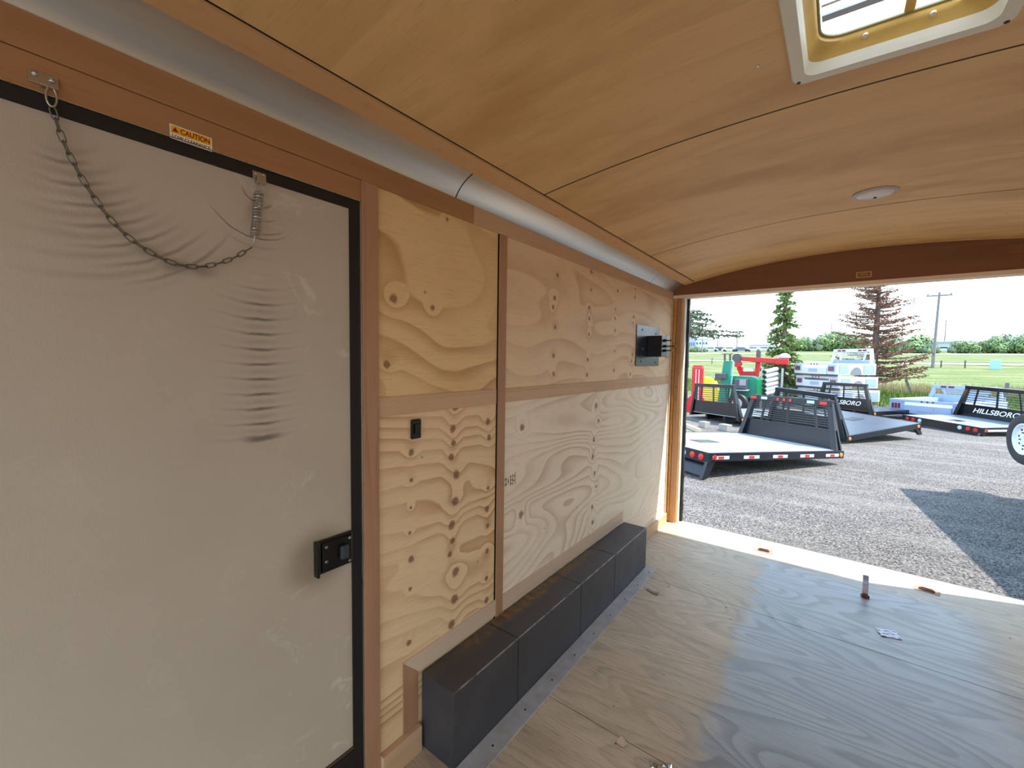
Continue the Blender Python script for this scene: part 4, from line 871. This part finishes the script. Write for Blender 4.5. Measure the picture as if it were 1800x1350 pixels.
# bush tree copies for the far tree line
M_LEAF = [simple('leafy_green', (124, 146, 98), .9, 0, .3, .8), simple('leafy_grey_green', (132, 150, 122), .9, 0, .3, .8)]
def bush(seed, mat):
    random.seed(seed); m = MB(); vs = []; fs = []
    cs = [(random.uniform(-1, 1) * 1.6, random.uniform(-1, 1), random.uniform(.8, 2.6), random.uniform(.8, 1.3)) for _ in range(9)]
    for c in cs:
        for _ in range(150):
            v = Vector((random.gauss(0, 1), random.gauss(0, 1), random.gauss(0, 1))).normalized() * c[3] * random.uniform(.75, 1.08); p = Vector(c[:3]) + v
            if p.z < 0: continue
            t1 = v.orthogonal().normalized() * random.uniform(.12, .3); t2 = (v.cross(t1).normalized() + Vector((random.uniform(-.5, .5), 0, random.uniform(-.5, .5)))) * random.uniform(.1, .26)
            b = len(vs); vs += [p - t1, p - t2, p + t1, p + t2]; fs.append((b, b + 1, b + 2, b + 3))
    return m.add(vs, fs)
bproto = []
for i, sd in enumerate((31, 32)):
    r = empty('background_tree'); bush(sd, None).build('crown', M_LEAF[i], r); MB().tube([(0, 0, 0), (0, 0, 1.6)], [.14, .08], 6).build('trunk', M_BARK, r); bproto.append(r)
random.seed(44); used = [0, 0]
spots = [(px, 186 + random.uniform(-4, 4), random.uniform(1.5, 2.3)) for px in range(1392, 1500, 13)]
spots += [(1560, 165, 1.5), (1576, 160, 1.1), (1592, 156, 1.0), (1609, 150, 1.6), (1622, 148, .9), (1640, 145, .55), (1686, 148, .95), (1701, 147, 1.05), (1722, 154, 1.0), (1737, 152, 1.2), (1752, 154, 1.25), (1768, 150, 1.0), (1785, 152, 1.4), (1800, 150, 1.3), (1224, 160, .7), (1213, 158, .75), (1235, 162, .6)]
ORD = ['first', 'second', 'third', 'fourth', 'fifth', 'sixth', 'seventh', 'eighth', 'ninth', 'tenth', 'eleventh', 'twelfth', 'thirteenth', 'fourteenth', 'fifteenth', 'sixteenth', 'seventeenth']
def rank(px, lo, hi): return ORD[sorted(p_[0] for p_ in spots if lo <= p_[0] < hi).index(px)]
for k, (px, y, s) in enumerate(spots):
    if px < 1300: lab_, grp_ = '%s low leafy tree from the left, before the distant office buildings' % rank(px, 0, 1300), 'low trees at far left'
    elif px <= 1500: lab_, grp_ = '%s leafy tree from the left in the distant row between the two spruces' % rank(px, 1300, 1501), 'distant trees left of the dead spruce'
    else: lab_, grp_ = '%s leafy tree from the left in the distant row right of the dead spruce' % rank(px, 1501, 1900), 'distant trees right of the dead spruce'
    x = at_y(px, 620, y).x; o = bproto[k % 2]
    o = o if used[k % 2] == 0 else copy_tree(o); used[k % 2] += 1
    o.location = (x, y, gz(y) - .1); o.scale = (s * random.uniform(.8, 1.1), s, s * .95); o.rotation_euler = (0, 0, random.uniform(0, 6))
    tag(o, lab_, 'tree', grp_)

# ------------------------------------------------------------------ poles, fence, far buildings, cars
M_POLE = simple('weathered_pole', (128, 122, 128), .9, 0, .15, 2)
def pole(label, px, base_y, h, arm, th=.14, lean=0):
    x = at_y(px, 620, base_y).x; r = tag(empty('utility_pole', (x, base_y, gz(base_y))), label, 'utility pole')
    MB().tube([(0, 0, 0), (lean, 0, h)], [th, th * .65], 10).build('shaft', M_POLE, r, smooth=True)
    if arm: MB().bar((lean - arm, 0, h * .955), (lean + arm, 0, h * .955), .12 * th / .14, .13 * th / .14).build('crossarm', M_POLE, r)
    for s_ in (-1, 1) if arm else (): MB().lathe([(.05, 0), (.05, .18)], (lean + s_ * arm * .9, 0, h * .955 + .066), (0, 0, 1), 8).build('insulator', M_POLE, r)
    return r
pole('tall wooden power pole with crossarm in the right meadow', 1641, 61.8, 7.85, .95, .15, .12)
pole('tall thin pole in front of the grey building at far left', 1234, 137, 8.6, 0, .16)
pole('small distant power pole with crossarm, left of the pair over the cars', 1261, 250, 9.5, 1.3, .3)
pole('small distant power pole with crossarm, right of the pair over the cars', 1294.5, 250, 9.7, 1.3, .3)
pole('distant power pole seen over the tree line left of the dead spruce', 1459, 220, 11, 1.2, .2)
pole('distant power pole just right of the dead spruce', 1584, 200, 10.5, 1.2, .18)
pole('distant power pole above the long grey warehouse', 1659, 210, 10.6, 1.2, .2)
fx = [-26, -21, -16.5, -12.6, -9.0, 1.6, 4.4, 7.0, 9.3, 9.9, 11.6, 13.9, 16.1, 18.1, 20.2]; fy = 63.0
fp = None
for k, x in enumerate(fx):
    if fp is None: fp = MB().tube([(0, 0, 0), (0, 0, 1.0)], .07, 6).build('fence_post', simple('dark_post', (104, 96, 84), .9)); o = fp
    else: o = fp.copy(); COL.objects.link(o)
    yy = fy + (1.2 if k % 3 == 0 else 0) * .3; o.location = (x, yy, gz(yy)); o.scale = (1, 1, .75 + .05 * (k % 3))
    tag(o, '%s thin fence post from the left along the meadow road' % ORD[k], 'fence post', 'posts of the meadow fence')
fw = tag(empty('fence_wire', (0, fy - .08, gz(fy))), 'thin wire strung along the meadow fence posts', 'wire')
for z in (.35, .6): MB().tube([(-28, 0, z), (24, 0, z)], .012, 5).build('wire_strand', M_DGREY, fw)
ub = tag(MB().box((-.33, -.3, 0), (.33, .3, .95)).build('utility_box', simple('pale_teal_box', (156, 196, 190), .5), bevel=.03), 'pale green utility box at the meadow fence', 'utility box'); ub.location = (13.3, 61, gz(61))
for (px, pt, py, y, lab, rz) in ((1605, 1592, 691, 28.6, 'leaning broken grey post in the dry grass', 0), (1766, 1771, 699, 27.2, 'grey wooden post behind the lettered black rack', 0)):
    a = at_y(px, py, y); t = at_y(pt, 667 if pt < 1700 else 673, y); o = tag(empty('old_post', (a.x, y, gz(y))), lab, 'post'); MB().bar((0, 0, -.02), (t.x - a.x, 0, t.z - gz(y)), .10).build('post_shaft', simple('grey_post', (120, 112, 112), .9), o)
M_BW = [simple('pale_siding', (214, 220, 228), .7), simple('blue_grey_siding', (168, 178, 200), .7), simple('grey_siding', (176, 184, 198), .7)]
M_WIN = simple('dark_window', (84, 96, 118), .2)
def building(name, label, px0, px1, pyt, y, depth, mats, wins, roofc=None, nw=5):
    a = at_y(px0, pyt, y); b = at_y(px1, pyt, y); g0 = gz(y) - .3; w = b.x - a.x; h = a.z * .5 + b.z * .5 - g0
    r = tag(empty(name, (a.x, y, g0)), label, 'building')
    MB().box((0, 0, 0), (w, depth, h)).build('walls', mats, r)
    MB().box((-.3, -.3, h), (w + .3, depth + .3, h + .35)).build('roof', roofc or M_BW[2], r)
    for (u0, u1, v0, v1) in wins: MB().box((u0 * w, -.12, v0 * h), (u1 * w, -.01, v1 * h)).build('window', M_WIN, r)
    return r
building('office_tower', 'narrow blue grey tower building at far left', 1204, 1222, 592, 196, 10, M_BW[1], [(.25 + .2 * k, .35 + .2 * k, .38, .62) for k in range(4)])
building('office_building', 'pale two storey office building beside the grey tower', 1222.5, 1245, 597, 196.5, 12, M_BW[0], [(.08 + .24 * k, .22 + .24 * k, .6, .78) for k in range(4)] + [(.1, .5, .1, .3)])
building('shop_building', 'low pale shop building behind the parked cars, left', 1247, 1277, 611, 206, 10, M_BW[0], [(.1, .35, .2, .6), (.45, .8, .2, .6)])
building('shop_building', 'low pale shop building beside the green spruce', 1317, 1362, 607, 206, 12, M_BW[0], [(.1, .3, .2, .5), (.5, .7, .2, .5)])
building('warehouse', 'long grey warehouse behind the trees at right', 1597, 1716, 602, 178, 18, M_BW[2], [(.42, .5, .1, .5), (.2, .24, .1, .4)])
M_CAR = [simple('car_silver', (196, 204, 214), .3, .2), simple('car_dark', (62, 70, 90), .3, .2), simple('car_blue', (90, 116, 150), .3, .2), simple('car_white', (235, 238, 242), .3)]
def car(mat):
    r = empty('parked_car')
    MB().prism([(-2.2, -.85, .35), (2.2, -.85, .35), (2.25, -.85, .8), (1.3, -.85, .92), (.8, -.85, 1.42), (-1.2, -.85, 1.45), (-1.9, -.85, .95), (-2.25, -.85, .85)], (0, 1.7, 0)).build('body', mat, r, bevel=.06)
    MB().prism([(-1.15, -.87, .95), (1.1, -.87, .95), (.72, -.87, 1.36), (-1.1, -.87, 1.38)], (0, 1.74, 0)).build('windows', M_WIN, r)
    for x in (-1.35, 1.35):
        for yy in (-.9, .7): MB().lathe([(.34, 0), (.34, .2)], (x, yy, .34), (0, 1, 0), 14).build('wheel', M_BLACK, r)
    return r
cl = ['silver car parked left of the shop row at far left', 'dark car parked beside the silver one at far left', 'white car parked between the two distant poles', 'blue dark car parked behind the mast machine', 'white car parked before the low shop by the spruce', 'silver car parked at the foot of the green spruce', 'white pickup sized car before the grey warehouse']
for k, (px, y) in enumerate(((1250, 176), (1266, 177), (1282, 176), (1303, 175), (1325, 176), (1342, 177), (1655, 158))):
    o = car(M_CAR[(0, 1, 3, 2, 3, 0, 3)[k]]); o.location = (at_y(px, 618, y).x, y, gz(y)); o.rotation_euler = (0, 0, (.1, 0, PI, .2, 0, PI, 0)[k]); tag(o, cl[k], 'car', 'cars parked far behind the road'); s_ = 1.15; o.scale = (s_, s_, s_)

# ------------------------------------------------------------------ neighbouring trailer (outside the frame) with its spare wheel
nt = tag(empty('cargo_trailer', (4.72, 6.2, gz(6.2))), 'neighbouring trailer at the right edge showing its white rimmed spare wheel', 'trailer'); nt.rotation_euler = (0, 0, .107)
MB().box((-1.05, -5.4, .45), (1.25, 2.85, 2.62)).build('trailer_body', simple('trailer_dark_skin', (46, 48, 56), .4), nt, bevel=.03)
for y_ in (-1.6, -.7): 
    w_ = MB().lathe([(.2, -.1), (.33, -.1), (.36, -.06), (.36, .06), (.33, .1), (.2, .1)], (-1.15, y_, .36), (1, 0, 0), 28).build('tyre', M_BLACK, nt, smooth=True)
SW = Vector((3.27, 8.78, .41)); NI = (Matrix.Translation(nt.location) @ Matrix.Rotation(.107, 4, 'Z')).inverted(); c = NI @ SW
axw = (NI.to_3x3() @ Vector((-.97, -.24, 0))).normalized()
R_ = .355
ty = MB().lathe([(R_ * .60, -.09), (R_ * .80, -.105), (R_ * .95, -.085), (R_, -.05), (R_, .05), (R_ * .95, .085), (R_ * .80, .105), (R_ * .60, .09)], c, axw, 48, False).build('spare_tyre', simple('tyre_rubber', (46, 44, 48), .8, 0, .2, 20), nt, smooth=True)
rm = MB().lathe([(R_ * .60, .09), (R_ * .57, .094), (R_ * .53, .05), (R_ * .42, .035), (R_ * .36, .055), (R_ * .16, .062), (R_ * .14, .04), (.01, .04)], c, axw, 40, None).build('wheel_rim', simple('white_rim', (226, 232, 240), .35, 0, .03), ty, smooth=True)
sd_ = axw.orthogonal().normalized(); s2 = axw.cross(sd_)
for k in range(5): a_ = 2 * PI * k / 5 + .3; MB().lathe([(.011, 0), (.011, .012), (.006, .018)], c + axw * .0625 + (sd_ * math.cos(a_) + s2 * math.sin(a_)) * R_ * .26, axw, 8).build('lug_nut', M_DGREY, rm)
for k in range(10): a_ = 2 * PI * k / 10; MB().lathe([(.017, 0), (.017, .003)], c + axw * .042 + (sd_ * math.cos(a_) + s2 * math.sin(a_)) * R_ * .47, axw, 10).build('vent_hole', M_BLACK, rm)
MB().bar(c - axw * .06, Vector((-1.05, c.y, c.z)), .08).build('wheel_bracket', M_DGREY, nt)
MB().box((c.x + .02, c.y - .2, -.0), (c.x + .12, c.y - .1, .52)).build('jack_leg', M_BEDBLK, nt)
